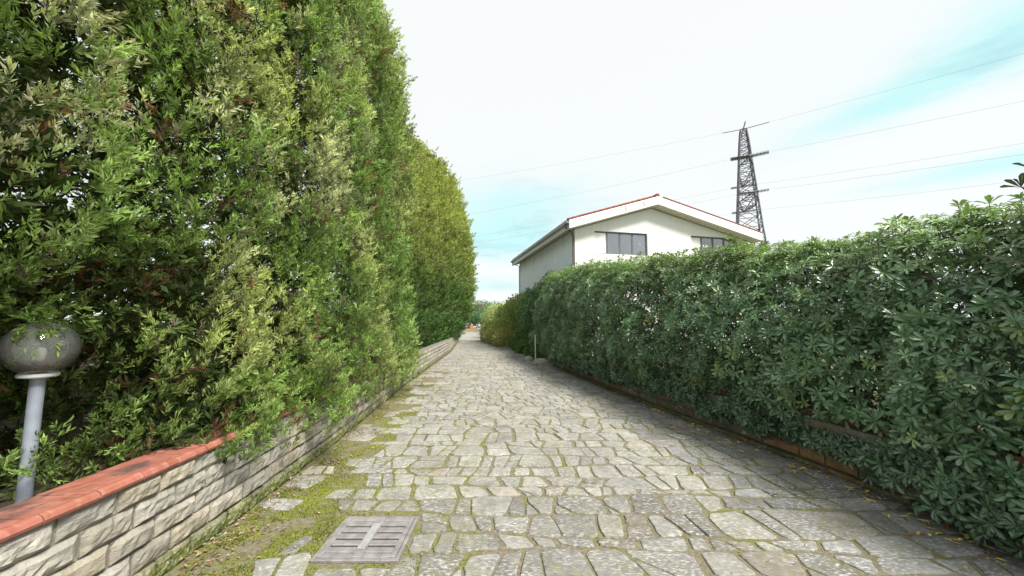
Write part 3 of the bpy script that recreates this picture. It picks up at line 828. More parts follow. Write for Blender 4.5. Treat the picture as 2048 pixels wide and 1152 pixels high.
# the second, rounder and yellower group
prof_egg = lambda t: np.where(t < .42, .36 + .64 * np.sin(np.clip(t / .42, 0, 1) * math.pi / 2), np.sqrt(np.clip(1 - ((t - .42) / .585) ** 2.3, 0, 1)))
tr2 = [(9.9, 8.1, 1.35, -4.05), (11.3, 8.2, 1.4, -4.15), (12.8, 8.4, 1.45, -4.2), (14.5, 8.9, 1.5, -4.3), (16.3, 9.5, 1.55, -4.3), (18.2, 10.0, 1.6, -4.3), (20.2, 10.4, 1.65, -4.35), (22.3, 10.3, 1.7, -4.4), (24.5, 9.7, 1.75, -4.45), (26.9, 8.7, 1.9, -4.75), (29.3, 7.0, 2.15, -5.2)]
protos = []
for v in range(3):
    r_ = np.random.default_rng(500 + v)
    yc = (12, 18, 25)[v]
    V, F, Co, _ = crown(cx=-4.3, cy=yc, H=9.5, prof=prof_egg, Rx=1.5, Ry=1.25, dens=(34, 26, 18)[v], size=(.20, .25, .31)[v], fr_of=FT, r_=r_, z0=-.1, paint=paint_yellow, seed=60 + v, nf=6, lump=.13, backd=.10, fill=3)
    protos.append(mesh_np('cypress_crown_round', V, F, M['conifer'], tint=Co))
lab2 = {0: 'first rounded yellow-green cypress just past the tall dark ones', len(tr2) - 1: 'lowest rounded cypress at the far end of the hedge beside the lane bend'}
for i, (yc, H, Rr, xc) in enumerate(tr2):
    root = empty('cypress_tree', (xc, yc, .35)); tag(root, lab2.get(i, '%s rounded yellow-green cypress counting from the tall dark ones towards the lane bend' % ('second third fourth fifth sixth seventh eighth ninth tenth'.split()[max(0, min(8, i - 1))])), 'tree', 'rounded cypress trees of the far hedge')
    me = protos[min(2, i // 4)] if i < 4 else protos[1 if i < 7 else 2]
    o = link('crown', me, root, 'stuff'); s = -1 if i % 2 else 1
    o.scale = (Rr / 1.5, s * Rr / 1.5, (H - .35) / 9.5)
    trunk(root, H - 1.0, r_=random.Random(40 + i), reach=1.0, nl=10)

# ------------------------------------------------------------------ broad-leaved hedge
def leaf_tpl(hi=True):
    if hi:
        ts = [(0, .015, 0), (.38, .105, .02), (.74, .165, .01), (1.0, .0, -.05)]
        V, Mi = [], []
        for t, w, z in ts[:-1]:
            V += [(-w, t, z + w * .35), (0, t, z), (w, t, z + w * .35)]; Mi += [0, 1, 0]
        V.append((0, 1.0, -.06)); Mi.append(.9)
        V += [(-.10, .93, -.01), (.10, .93, -.01)]; Mi += [0, 0]
        F = []
        for a in (0, 3): F += [(a, a + 1, a + 4), (a, a + 4, a + 3), (a + 1, a + 2, a + 5), (a + 1, a + 5, a + 4)]
        F += [(6, 7, 10), (7, 9, 10), (7, 8, 11), (7, 11, 9)]
        return np.array(V), np.array(F), np.array(Mi)
    V = [(0, 0, 0), (-.15, .65, .04), (0, .62, 0), (.15, .65, .04), (0, 1, -.05)]
    return np.array(V), np.array([(0, 2, 1), (0, 3, 2), (1, 2, 4), (2, 3, 4)]), np.array([1, 0, 1, 0, .9])
LH, LL = leaf_tpl(), leaf_tpl(False)
LM = (np.array([(0, 0, 0), (-.10, .36, .05), (0, .36, 0), (.10, .36, .05), (-.155, .76, .04), (0, .76, 0), (.155, .76, .04), (0, 1, -.05)]), np.array([(0, 2, 1), (0, 3, 2), (1, 2, 5), (1, 5, 4), (2, 3, 6), (2, 6, 5), (4, 5, 7), (5, 6, 7)]), np.array([1, 0, 1, 0, 0, 1, 0, .9]))
def rosettes(P, A, S, Col, tpl, nl, r_, open_=(45, 92)):
    N = len(P); k = nl
    A = norm(A); X = norm(np.cross(A, r_.normal(size=(N, 3)))); Yv = np.cross(A, X)
    i = np.arange(k); th = (i * 2.4)[None] + r_.uniform(0, 6.28, (N, 1)) + r_.normal(size=(N, k)) * .15
    el = np.radians(open_[0] + (open_[1] - open_[0]) * (1 - (i / (k - 1)) ** 1.2))[None] + r_.normal(size=(N, k)) * .13
    ln = (1.0 - .5 * (i / (k - 1)) ** 2)[None] * r_.uniform(.8, 1.15, (N, k)) * S[:, None]
    D = (X[:, None] * np.cos(th)[..., None] + Yv[:, None] * np.sin(th)[..., None]) * np.sin(el)[..., None] + A[:, None] * np.cos(el)[..., None]
    D = D.reshape(-1, 3); Ar = np.repeat(A, k, 0)
    D = norm(D + np.array([0, 0, -.12]))
    # leaf upper side faces the rosette axis
    Xl = norm(np.cross(D, Ar)); Z = np.cross(Xl, D); rot = np.stack([Xl, D, Z], axis=2)
    Pr = np.repeat(P, k, 0) + D * .004
    col = np.repeat(Col, k, 0) * r_.uniform(.8, 1.22, (N * k, 1))
    V, F, Co, Mi = scatter(tpl[0], tpl[1], Pr, rot, ln.ravel(), col, tpl[2])
    return V, F, Co, Mi
HY = np.array([.8, 2.7, 3.2, 3.95, 4.8, 5.6, 7.9, 12.6, 16.5]); HH = np.array([2.55, 2.58, 2.56, 2.58, 2.68, 2.78, 3.00, 3.56, 3.75])
hh = lambda y: np.interp(y, HY, HH)
# cross-section: (offset to the right of the wall line, share of height)
PT = np.array([0, .036, .20, .42, .58, .715, .85, 1.0]); POFF = np.array([-.02, -.12, -.16, -.04, .16, .42, .85, 1.35]); PZ = np.array([.34, .40, .95, 1.65, 2.15, 2.50, 2.60, 2.60])
def hedge_surface(y, t, r_, seed=3):
    off = np.interp(t, PT, POFF); z = np.interp(t, PT, PZ); H = hh(y)
    z = .34 + (z - .34) * (H - .34) / (2.60 - .34)
    near = sstep(3.6 - y, 0, 1.2)
    off = off - near * .10 * (1 - t); z = z - near * .22 * (1 - sstep(t, 0, .5))
    lumpn = vnoise(np.c_[y, z * 1.0], 2.0, seed) - .5; l2 = vnoise(np.c_[y, z], 4.5, seed + 1) - .5
    off = off - lumpn * .46 - l2 * .16; z = z + (vnoise(np.c_[y, off * .5], 1.6, seed + 2) - .5) * .30 * sstep(t, .55, 1) 
    P = np.c_[rx(y) + off, y, z]
    slope = sstep(t, .5, 1.0)[:, None]
    nrm = norm(np.array([-1.0, -.30, .10]) * (1 - slope) + np.array([-.15, -.2, 1.0]) * slope)
    return P, nrm
hedge = empty('clipped_hedge', (3.4, 3.0, .4)); tag(hedge, 'long broad-leaved evergreen hedge with glossy leaf rosettes above the right wall', 'hedge')
hp = []; twigs = MB(); r_ = np.random.default_rng(9)
def hedge_layer(y0, y1, dens, size, tpl, nl, inset=0.0, dark=1.0, tw=False, thin=True):
    seg = 3.6
    N = int((y1 - y0) * seg * dens)
    y = r_.uniform(y0, y1, N); t = r_.random(N)
    P, nr = hedge_surface(y, t, r_)
    P = P - nr * (np.abs(r_.normal(size=(N, 1))) * .10 + inset)
    keep = np.ones(N, bool)
    if thin:
        # a thinner place high up at the near end lets daylight through
        g = np.exp(-((y - 3.25) / .75) ** 2 - ((P[:, 2] - 2.05) / .32) ** 2)
        keep &= r_.random(N) > g * 0.5
    hole = vnoise(np.c_[P[:, 1], P[:, 2]], 3.4, 77); keep &= (r_.random(N) < .60 + .40 * sstep(hole, .22, .42))
    P, nr, t, y = P[keep], nr[keep], t[keep], y[keep]; N = len(P)
    A = norm(nr * .8 + np.array([0, 0, .35]) + r_.normal(size=(N, 3)) * .38)
    topn = sstep(t, .45, .85)[:, None]; A = norm(A * (1 - topn * .6) + np.array([-.1, 0, 1.0]) * topn * .8)
    base = np.array([.115, .215, .110]); top = np.array([.23, .345, .10])  # sunlit top and shaded face put into the leaf colour
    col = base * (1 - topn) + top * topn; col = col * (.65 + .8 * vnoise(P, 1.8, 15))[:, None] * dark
    q = r_.random(N); yl = q < .005; col[yl] = np.array([.50, .40, .07]) * dark
    lg = (q > .005) & (q < .11); col[lg] = np.array([.21, .31, .11]) * r_.uniform(.7, 1.2, (lg.sum(), 1)) * dark
    S = size * r_.uniform(.62, 1.28, N) * (1 - .15 * t)
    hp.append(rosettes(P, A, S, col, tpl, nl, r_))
    if tw:
        for k in range(0, N, 2):
            p = Vector(P[k]); a = Vector(A[k]); L = random.uniform(.12, .3)
            m = p - a * L * .5 + Vector((random.uniform(-.02, .02), random.uniform(-.02, .02), -.03)); e = m - a * L * .5 + Vector((.06, 0, -.08))
            twigs.tube([e, m, p], [.0045, .0035, .0025], 3, cap=False)
hedge_layer(1.8, 3.7, 150, .104, LH, 11, tw=True)
hedge_layer(3.7, 8.6, 140, .108, LM, 10, tw=True)
hedge_layer(8.6, 16.4, 170, .098, LL, 9)
hedge_layer(1.4, 16.2, 85, .14, LL, 9, inset=.16, dark=.9)  # inner layers tinted darker: shade inside the hedge put into the colour
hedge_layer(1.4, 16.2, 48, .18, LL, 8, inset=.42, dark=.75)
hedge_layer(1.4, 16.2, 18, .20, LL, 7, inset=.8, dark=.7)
N = 3000; y = r_.uniform(1.4, 16.2, N); P = np.c_[rx(y) + r_.uniform(1.2, 1.8, N), y, .4 + (hh(y) - .50) * r_.random(N)]
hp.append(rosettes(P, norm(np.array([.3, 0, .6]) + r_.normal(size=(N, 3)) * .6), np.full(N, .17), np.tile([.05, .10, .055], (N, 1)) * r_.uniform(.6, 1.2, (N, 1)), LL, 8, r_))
# shoots that stand above the clipped top
N = 170; y = r_.uniform(2.3, 15, N); P, nr = hedge_surface(y, r_.uniform(.66, .95, N), r_); P[:, 2] += r_.uniform(-.02, .07, N)
hp.append(rosettes(P, norm(np.c_[r_.normal(size=(N, 2)) * .25, np.ones(N)]), np.full(N, .088), np.tile([.19, .29, .09], (N, 1)) * r_.uniform(.7, 1.2, (N, 1)), LH, 10, r_, open_=(18, 62)))
for k in range(N): p = Vector(P[k]); twigs.tube([p - Vector((0, 0, .12)), p], [.004, .003], 3, cap=False)
# bottom drapery over the wall
N = 1500; y = r_.uniform(2.2, 13.2, N); P = np.c_[rx(y) - r_.uniform(-.02, .22, N), y, .50 - np.abs(r_.normal(size=N)) * .09 - .10 * (vnoise(np.c_[y, y * 0], 2.2, 8) > .5)]
hp.append(rosettes(P, norm(np.array([-.8, -.25, .15]) + r_.normal(size=(N, 3)) * .35), np.full(N, .098), np.tile([.060, .125, .066], (N, 1)) * r_.uniform(.6, 1.3, (N, 1)), LH, 10, r_))
N = 46; y = r_.uniform(2.2, 3.3, N); P = np.c_[rx(y) - r_.uniform(.12, .36, N), y, r_.uniform(.10, .42, N)]
hp.append(rosettes(P, norm(np.array([-.8, -.3, .3]) + r_.normal(size=(N, 3)) * .35), np.full(N, .105), np.tile([.060, .125, .066], (N, 1)) * r_.uniform(.6, 1.3, (N, 1)), LH, 10, r_))
V, F, Co, Mi = join(hp)
o = link('foliage', mesh_np('hedge_foliage', V - np.array([3.4, 3.0, .4]), F, M['glossy_leaf'], tint=Co, mid=Mi), hedge, 'stuff')
# inner branches
rb = random.Random(12)
for k in range(75):
    y = rb.uniform(1.5, 15.5) if k > 22 else rb.uniform(2, 5); x = float(rx(y)) + rb.uniform(.45, 1.1); H = float(hh(y)) - .65
    p = Vector((x, y, .38)); pts = [p]
    for j in range(4):
        p = p + Vector((rb.uniform(-.16, .12), rb.uniform(-.2, .2), (H - .4) / 4)); pts.append(p)
    twigs.tube(pts, [.022, .018, .014, .010, .005], 5, cap=False)
    for j in range(1, 5):
        e = pts[j] + Vector((rb.uniform(-.45, .1), rb.uniform(-.35, .35), rb.uniform(-.05, .2))); twigs.tube([pts[j], pts[j].lerp(e, .5) + Vector((0, 0, -.03)), e], [.009, .007, .004], 4, cap=False)
o = twigs.build('branches', M['twig'], hedge, 'stuff'); o.location = (-3.4, -3.0, -.4)

# a taller shoot at the near end of the hedge
sh = empty('shrub_shoot', (2.60, 1.80, .24)); tag(sh, 'dark leafy shoot poking up into the sky at the right picture edge', 'plant')
N = 7; P = np.array([[.0, .0, 1.92], [.03, -.02, 1.85], [-.02, .02, 1.99], [.05, .0, 2.03], [.08, .03, 1.94], [.02, .0, 2.08], [.1, 0, 2.1]])
V, F, Co, Mi = rosettes(P, norm(r_.normal(size=(N, 3)) * .3 + np.array([-.2, 0, 1])), np.full(N, .085), np.tile([.03, .06, .045], (N, 1)), LH, 8, r_, open_=(15, 60))
link('foliage', mesh_np('shoot_foliage', V, F, M['glossy_leaf'], tint=Co, mid=Mi), sh, 'stuff')
MB().tube([(.1, .1, 0), (.06, .04, 1.0), (.03, 0, 2.05)], [.012, .009, .004], 6).build('stem', M['twig'], sh)

# ------------------------------------------------------------------ leafy shrubs and trees
def leaf_cloud(blobs, n, size, cols, r_, aspect=.55, shell=.75):
    """diamond leaves in lumpy ellipsoids; blobs = (cx,cy,cz,rx,ry,rz)"""
    w = np.array([b[3] * b[4] + b[3] * b[5] + b[4] * b[5] for b in blobs]); w = w / w.sum()
    out = []
    tv = np.array([(0, 0, 0), (-aspect / 2, .5, .06), (aspect / 2, .5, .06), (0, 1, -.05)], float); tf = np.array([(0, 3, 1), (0, 2, 3)])
    for b, ww in zip(blobs, w):
        N = int(n * ww); d = norm(r_.normal(size=(N, 3)))
        lump = .72 + .45 * vnoise(d * np.array([b[3], b[4], b[5]]) + np.array(b[:3]), 2.2, 5) + .12 * (vnoise(d * np.array(b[3:6]) + np.array(b[:3]), 6, 6) - .5)
        rr_ = lump * (shell + (1 - shell) * r_.random(N) ** .6)
        P = d * rr_[:, None] * np.array(b[3:6]) + np.array(b[:3])
        ok = P[:, 2] > .02; P, d = P[ok], d[ok]; N = len(P)
        D = norm(d * .7 + r_.normal(size=(N, 3)) * .7 + np.array([0, 0, .1])); rot = frames(D, norm(d + r_.normal(size=(N, 3)) * .6))
        q = vnoise(P, 1.4, 9)[:, None]; c0, c1 = np.array(cols[0]), np.array(cols[1])
        col = (c0 * (1 - q) + c1 * q) * r_.uniform(.65, 1.3, (N, 1))
        if len(cols) > 2:
            k = r_.random(N) < .06; col[k] = np.array(cols[2]) * r_.uniform(.7, 1.2, (k.sum(), 1))
        out.append(scatter(tv, tf, P, rot, size * r_.uniform(.7, 1.3, N), col))
    return join(out)
def shrub(name, loc, blobs, n, size, cols, label, cat, group=None, seed=1, stem=True, h=1.0):
    root = empty(name, loc); tag(root, label, cat, group); q = np.random.default_rng(seed)
    V, F, Co, _ = leaf_cloud(blobs, n, size, cols, q); link('foliage' if cat != 'tree' else 'crown', mesh_np(name + '_foliage', V, F, M['soft_leaf'], tint=Co), root, 'stuff')
    if stem:
        b = MB(); rr_ = random.Random(seed)
        if cat == 'tree':
            b.tube([(0, 0, 0), (.1, 0, h * .35), (0, .1, h * .75)], [.16, .12, .04], 8)
            for k in range(7):
                a = k * .9; z = h * (.3 + .06 * k); b.tube([(.08, 0, z), (math.cos(a) * h * .2, math.sin(a) * h * .2, z + h * .18)], [.06, .02], 5, cap=False)
            b.build('trunk', M['bark'], root)
        else:
            for k in range(9):
                a = rr_.uniform(0, 6.28); L = h * rr_.uniform(.6, .95); b.tube([(math.cos(a) * .1, math.sin(a) * .1, 0), (math.cos(a) * .3 * h, math.sin(a) * .3 * h, L * .6), (math.cos(a) * .38 * h, math.sin(a) * .38 * h, L)], [.02, .014, .005], 5, cap=False)
            b.build('stems', M['twig'], root)
    return root
dkg = [(.065, .145, .075), (.15, .25, .11), (.28, .29, .10)]
ivy = [(.08, .18, .10), (.18, .31, .15), (.36, .36, .14)]
lgt = [(.24, .32, .13), (.42, .46, .20), (.46, .42, .18)]
ylw = [(.30, .34, .11), (.50, .49, .20), (.14, .10, .06)]
shrub('rounded_shrub', (2.2, 17.6, 0), [(0, 0, 2.5, 1.0, 1.3, 1.55), (.3, -.8, 2.9, .8, .9, 1.1), (-.1, .2, 1.2, 1.0, 1.2, 1.2)], 17000, .11, dkg, 'dense dark green rounded shrub where the hedge ends, below the white house corner', 'shrub', seed=2, h=3.2)
shrub('ivy_shrub', (1.45, 20.5, 0), [(0, 0, 1.7, 1.05, 1.5, 1.75), (-.1, 1.8, 1.9, 1.0, 1.4, 1.6), (.6, .5, 2.6, 1.1, 1.3, 1.4)], 16000, .12, ivy, 'ivy-covered shrub with mixed dark leaves right of the lane bend', 'shrub', seed=3, h=2.8)
shrub('light_green_shrub', (.55, 26.5, 0), [(0, 0, 1.8, 1.2, 1.8, 1.8), (-.6, 3, 1.7, 1.3, 1.8, 1.6), (.5, 1, 2.5, 1.2, 1.5, 1.3)], 14000, .14, lgt, 'tall light green shrub with yellowish tips behind the low bushes', 'shrub', seed=4, h=2.8)
shrub('light_green_shrub', (-.3, 34, 0), [(0, 0, 1.7, 1.5, 2.0, 1.8), (-.9, 3.5, 1.8, 1.5, 2.2, 1.7)], 9000, .18, lgt, 'farther light green shrub half hidden behind the first one', 'shrub', seed=5, h=2.6)
shrub('yellow_bush', (-.55, 24.6, 0), [(0, 0, .45, .75, 1.3, .8), (-.6, 3.2, .5, .8, 1.7, .95), (-1.3, 6.5, .55, .8, 1.8, 1.1)], 12000, .11, ylw, 'low yellow-green feathery bush spilling onto the lane edge', 'bush', seed=6, h=.9)
shrub('leafy_creeper', (.70, 19.2, 0), [(0, 0, .22, .5, 1.1, .50), (-.25, 1.9, .25, .5, 1.1, .55), (.22, -2.0, .25, .35, .9, .50), (.35, -3.4, .2, .3, .7, .40)], 7000, .10, [(.06, .14, .04), (.14, .24, .07)], 'low bright green creeper along the lane edge before the yellow bush', 'plant', seed=7, stem=False)
shrub('garden_shrub', (-6.2, 2.6, .45), [(0, 0, 1.0, 1.0, 2.6, 1.5), (-.3, 3.5, 1.1, 1.1, 2.4, 1.7), (-.5, -2.4, 1.0, 1.0, 1.8, 1.4)], 11000, .17, dkg, 'dim dark shrubs glimpsed through the low gaps behind the lamp', 'shrub', seed=15, h=2.0)
# trees beyond the bend
far = [(-.7, 44, 3.2, 1.8, lgt), (-1.2, 52, 3.8, 2.1, ivy), (-12.6, 62, 4.6, 2.6, ivy), (-2.0, 63, 4.6, 2.5, lgt), (-3.4, 76, 5.0, 2.6, lgt), (-4.2, 88, 5.6, 2.9, ivy), (-13.5, 108, 6.8, 3.6, ivy), (-9.0, 112, 8.2, 3.6, dkg), (-17.5, 112, 7.8, 3.8, lgt), (-5, 104, 7.4, 3.8, ivy), (-22, 106, 7, 4, dkg)]
farlab = ['small yellowish tree closest behind the low yellow bush', 'dark bushy tree right of the lane bend', 'mid green tree beyond the lane bend', 'pale green tree beyond the lane bend, in front of the red roof',
          'pale loose tree farther along the lane', 'mid green tree far along the lane', 'green tree behind the parked car', 'dark green tree behind the orange barrier', 'pale tree left of the parked car, mostly behind the hedge', 'broad green tree at the courtyard edge below the red roof', 'dark tree at the far left of the courtyard']
for k, (x, y, h, w, cols) in enumerate(far):
    b = [(0, 0, h * .58, w, w, h * .42), (w * .5, -.3, h * .42, w * .7, w * .7, h * .33), (-w * .45, .2, h * .45, w * .75, w * .7, h * .36), (0, -w * .3, h * .25, w * .9, w * .7, h * .26)]
    shrub('broadleaf_tree', (x, y, 0), b, 5200, .16 + y * .0022, cols, farlab[k], 'tree', 'trees beyond the lane bend', seed=20 + k, h=h)

# ------------------------------------------------------------------ post and boulders at the wall end
p = empty('marker_post', (.93, 14.9, 0)); tag(p, 'thin white post at the end of the right-hand wall', 'post')
MB().tube([(0, 0, 0), (0, 0, 1.02)], .024, 10).build('pole', M['post_white'], p); MB().lathe([(.0, 1.05), (.026, 1.045), (.03, 1.02), (.0, 1.019)], n=10).build('cap', M['post_white'], p)
def boulder(name, loc, s, seed, label):
    bm = bmesh.new(); bmesh.ops.create_icosphere(bm, subdivisions=3, radius=1)
    co = np.array([v.co[:] for v in bm.verts]); k = 1 + .35 * (vnoise(co + seed, 1.3, seed) - .5) + .12 * (vnoise(co + seed, 3.4, seed) - .5)
    for v, f in zip(bm.verts, k): v.co = Vector((v.co.x * f * s[0], v.co.y * f * s[1], max(-.2, v.co.z * f) * s[2]))
    me = bpy.data.meshes.new(name); bm.to_mesh(me); bm.free(); me.materials.append(M['boulder']); o = link(name, me); o.location = loc; tag(o, label, 'rock'); return o
boulder('boulder', (1.06, 13.95, .03), (.27, .20, .20), 3, 'larger pale rounded boulder at the end of the right-hand wall')
boulder('boulder', (.66, 15.3, .03), (.20, .17, .16), 8, 'smaller pale boulder behind the large one, among green leaves')

# ------------------------------------------------------------------ house
ang = R(13)
house = empty('white_house', (2.7, 17.0, 0), ang); tag(house, 'white gabled house with red tile roof behind the right-hand hedge', 'house')
X0, X1, YW, YB = .5, 10.6, .6, 11.6      # wall box in the house's own frame; the roof overhangs
RXX, RZ, EL, ER = 4.75, 7.86, 6.36, 6.30     # ridge, eaves (top of the board)
W_ = 11.0
def zroof(x): return EL + (RZ - EL) * x / RXX if x < RXX else RZ + (ER - RZ) * (x - RXX) / (W_ - RXX)
zw = lambda x: zroof(x) - .44
wins = [(1.55, 4.48, 4.93, 6.08), (7.05, 10.02, 4.93, 6.12)]
b = MB()
xs = [X0, wins[0][0], wins[0][1], RXX, wins[1][0], wins[1][1], X1]
for a, c in zip(xs, xs[1:]):
    w = [q for q in wins if abs(q[0] - a) < 1e-6]
    if w:
        z0, z1 = w[0][2:]
        b.poly([(a, YW, -.05), (c, YW, -.05), (c, YW, z0), (a, YW, z0)]); b.poly([(a, YW, z1), (c, YW, z1), (c, YW, zw(c)), (a, YW, zw(a))])
        d = .14
        b.poly([(a, YW, z0), (a, YW, z1), (a, YW + d, z1), (a, YW + d, z0)]); b.poly([(c, YW, z0), (c, YW + d, z0), (c, YW + d, z1), (c, YW, z1)])
        b.poly([(a, YW, z1), (c, YW, z1), (c, YW + d, z1), (a, YW + d, z1)]); b.poly([(a, YW, z0), (a, YW + d, z0), (c, YW + d, z0), (c, YW, z0)])
    else: b.poly([(a, YW, -.05), (c, YW, -.05), (c, YW, zw(c)), (a, YW, zw(a))])
b.build('front_wall', M['plaster'], house)
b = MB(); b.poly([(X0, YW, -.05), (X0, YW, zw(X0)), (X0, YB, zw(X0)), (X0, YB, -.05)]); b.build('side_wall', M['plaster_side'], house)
b = MB(); b.poly([(X1, YW, -.05), (X1, YB, -.05), (X1, YB, zw(X1)), (X1, YW, zw(X1))]); b.poly([(X0, YB, -.05), (X0, YB, zw(X0)), (RXX, YB, zw(RXX)), (X1, YB, zw(X1)), (X1, YB, -.05)]); b.build('rear_wall', M['plaster'], house)
# roof deck: white edge board, grey soffit
for nm, xa, xb in (('fascia_board', 0.0, RXX), ('fascia_board', RXX, W_)):
    za, zb = zroof(xa), zroof(xb)
    MB().prism([(xa, za - .40), (xb, zb - .40), (xb, zb), (xa, za)], 0, .06).build(nm, M['white_paint'], house)
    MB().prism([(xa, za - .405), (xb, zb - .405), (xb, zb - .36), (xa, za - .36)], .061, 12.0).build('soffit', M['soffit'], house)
for xa, xb in ((0.0, RXX), (RXX, W_)):
    MB().prism([(xa, zroof(xa) - .03), (xb, zroof(xb) - .03), (xb, zroof(xb) + .01), (xa, zroof(xa) + .01)], .061, 12.0).build('roof_deck', M['soffit'], house)
MB().box(0, .05, .061, 12.0, EL - .36, EL - .031).build('eave_board', M['gutter'], house)
# stone lintel shade lines: scalloped crust left under the soffit
# roof tiles
def half_tile(L=.40, rad=.085, n=6):
    V, F = [], []
    for j, (yy, rr_) in enumerate(((0, rad), (L, rad * .82))):
        for k in range(n + 1):
            a = math.pi * k / n; V.append((yy, math.cos(a) * rr_, math.sin(a) * rr_))
        for k in range(n + 1):
            a = math.pi * k / n; V.append((yy, math.cos(a) * (rr_ - .014), math.sin(a) * (rr_ - .014)))
    m = n + 1
    for k in range(n):
        F += [[k, k + 1, 2 * m + k + 1, 2 * m + k], [m + k, 3 * m + k, 3 * m + k + 1, m + k + 1], [k, m + k, m + k + 1, k + 1], [2 * m + k, 2 * m + k + 1, 3 * m + k + 1, 3 * m + k]]
    b = MB(); b.v = V; b.f = F; return b.mesh('roof_tile', M['roof_tile'])
tile = half_tile()
rt = random.Random(8)
for side in (0, 1):
    xa, xb = (0, RXX) if side == 0 else (W_, RXX)
    za, zb = zroof(xa) + .012, RZ + .012
    d = Vector((xb - xa, 0, zb - za)); L = d.length; d.normalize(); n = int(L / .36)
    sl = math.atan2(zb - za, abs(xb - xa))
    for k in range(n):
        for row in range(1):
            o = link('roof_tile', tile, house); p = Vector((xa, .07, za)) + d * (k * .36 - .06)
            o.location = p + Vector((0, 0, .012)); up = -(sl + R(3))
            o.rotation_euler = (rt.uniform(-.05, .05), up if side == 0 else math.pi - up, 0) if side == 0 else (0, 0, 0)
            if side == 1:
                o.rotation_euler = (Matrix.Rotation(math.pi, 4, 'Z') @ Matrix.Rotation(up, 4, 'Y')).to_euler()
    # tile field: rows of barrel ridges running up the slope
    V = []; F = []
    ny = 66; nz_ = 2
    yy = np.linspace(.16, 12.0, ny * 6 + 1); hgt = np.abs(np.sin((yy - .16) * math.pi / .18)) * .06
    steps = 14
    for s in range(steps):
        t0, t1 = s / steps, (s + 1) / steps
        for q, (t, e) in enumerate(((t0, .030), (t1, .0))):
            for y_, h_ in zip(yy, hgt): V.append((xa + (xb - xa) * t, y_, za + (zb - za) * t + h_ + e + .006))
        m = len(yy); b0 = len(V) - 2 * m
        for k in range(m - 1): F.append([b0 + k, b0 + k + 1, b0 + m + k + 1, b0 + m + k])
    link('tile_field', mesh_np('tile_field', V, F, M['roof_tile']), house, 'stuff')
b = MB(); b.tube([(RXX, .02, RZ + .05), (RXX, 12.0, RZ + .05)], .11, 10); b.build('ridge_cap', M['roof_tile'], house)
# gutter with brackets and pipes
b = MB(); gp = [(-.13, -.0), (-.13, -.05), (-.10, -.10), (-.04, -.11), (-.003, -.07), (-.003, .0), (-.015, .0), (-.015, -.06), (-.045, -.095), (-.095, -.085), (-.118, -.045), (-.118, 0)]
b.prism([(x, EL - .04 + z) for x, z in gp], .02, 12.0); b.build('gutter', M['gutter'], house)
b = MB(); b.tube([(-.07, .35, EL - .14), (-.07, .38, EL - .28), (.30, .50, EL - .46), (X0 - .06, YW + .06, EL - .62), (X0 - .06, YW + .06, .1)], .045, 10); b.build('downpipe', M['pipe_brown'], house)
b = MB(); b.tube([(-.05, 11.8, EL - .14), (-.02, 11.7, EL - .28), (X0 - .06, 11.4, EL - .5), (X0 - .06, 11.4, .1)], .04, 8); b.build('downpipe', M['gutter'], house)
for x, t in ((2.95, 0), (3.95, 0)):
    MB().box(x - .02, x + .02, -.015, -.001, zroof(x) - .30, zroof(x) - .06).build('rust_clip', M['pipe_brown'], house)
# windows
mull0 = lambda a: a + .70
for wi, (a, c, z0, z1) in enumerate(wins):
    fy = YW + .10
    fr = MB(); t = .05
    fr.box(a + .003, c - .003, fy, fy + .05, z1 - .075, z1 - .003); fr.box(a + .003, c - .003, fy, fy + .05, z0 + .003, z0 + .05)
    fr.box(a + .003, mull0(a), YW - .001, YW + .012, z0 + .0, z0 + .035)
    fr.box(a + .003, a + .045, fy, fy + .05, z0 + .051, z1 - .076); fr.box(c - .06, c - .003, fy, fy + .05, z0 + .051, z1 - .076)
    mull = [a + .70, a + 1.42, a + 2.12]
    for m_ in mull: fr.box(m_ - .05, m_ + .05, fy + .001, fy + .049, z0 + .051, z1 - .076)
    f = fr.build('window', M['win_frame'], house)
    MB().box(a + .046, mull[0] - .051, fy + .01, fy + .03, z0 + .052, z1 - .077).build('panel', M['white_paint'], f)
    ed = [mull[0] + .051, mull[1] - .051, mull[1] + .051, mull[2] - .051, mull[2] + .051, c - .061]
    for k in range(3): MB().box(ed[2 * k], ed[2 * k + 1], fy + .018, fy + .026, z0 + .052, z1 - .077).build('pane', M['pane'], f)
    for x0, x1 in ((ed[0] - .04, ed[0] + .20), (ed[4] + .10, ed[5])):
        nn = 12; cu = MB()
        for k in range(nn):
            xa, xb = x0 + (x1 - x0) * k / nn, x0 + (x1 - x0) * (k + 1) / nn
            ya, yb = fy + .12 + .03 * (k % 2), fy + .12 + .03 * ((k + 1) % 2)
            cu.poly([(xa, ya, z0), (xb, yb, z0), (xb, yb, z1), (xa, ya, z1)])
        cu.build('curtain', M['curtain'], f)
    MB().box(a, c, fy + .5, fy + .52, z0 - .1, z1 + .05).build('dark_room', M['dark_room'], f)
    MB().box(a - .06, c + .06, YW - .02, YW + .09, z0 - .10, z0 - .002).build('sill', M['white_paint'], f)
    if wi == 0:
        b = MB(); pts = [(4.06 + .055 * math.cos(q), fy - .006, 5.52 + .055 * math.sin(q)) for q in np.linspace(0, 2 * math.pi, 17)]; b.tube(pts, .012, 6, cap=False); b.build('ring_vent', M['collar'], f)
MB().box(1.5, 4.6, YW - .012, YW - .001, 4.42, 4.48).build('string_course', M['win_frame'], house)
MB().box(2.1, 4.2, YW - .9, YW - .003, 4.28, 4.34).build('awning', M['gutter'], house)

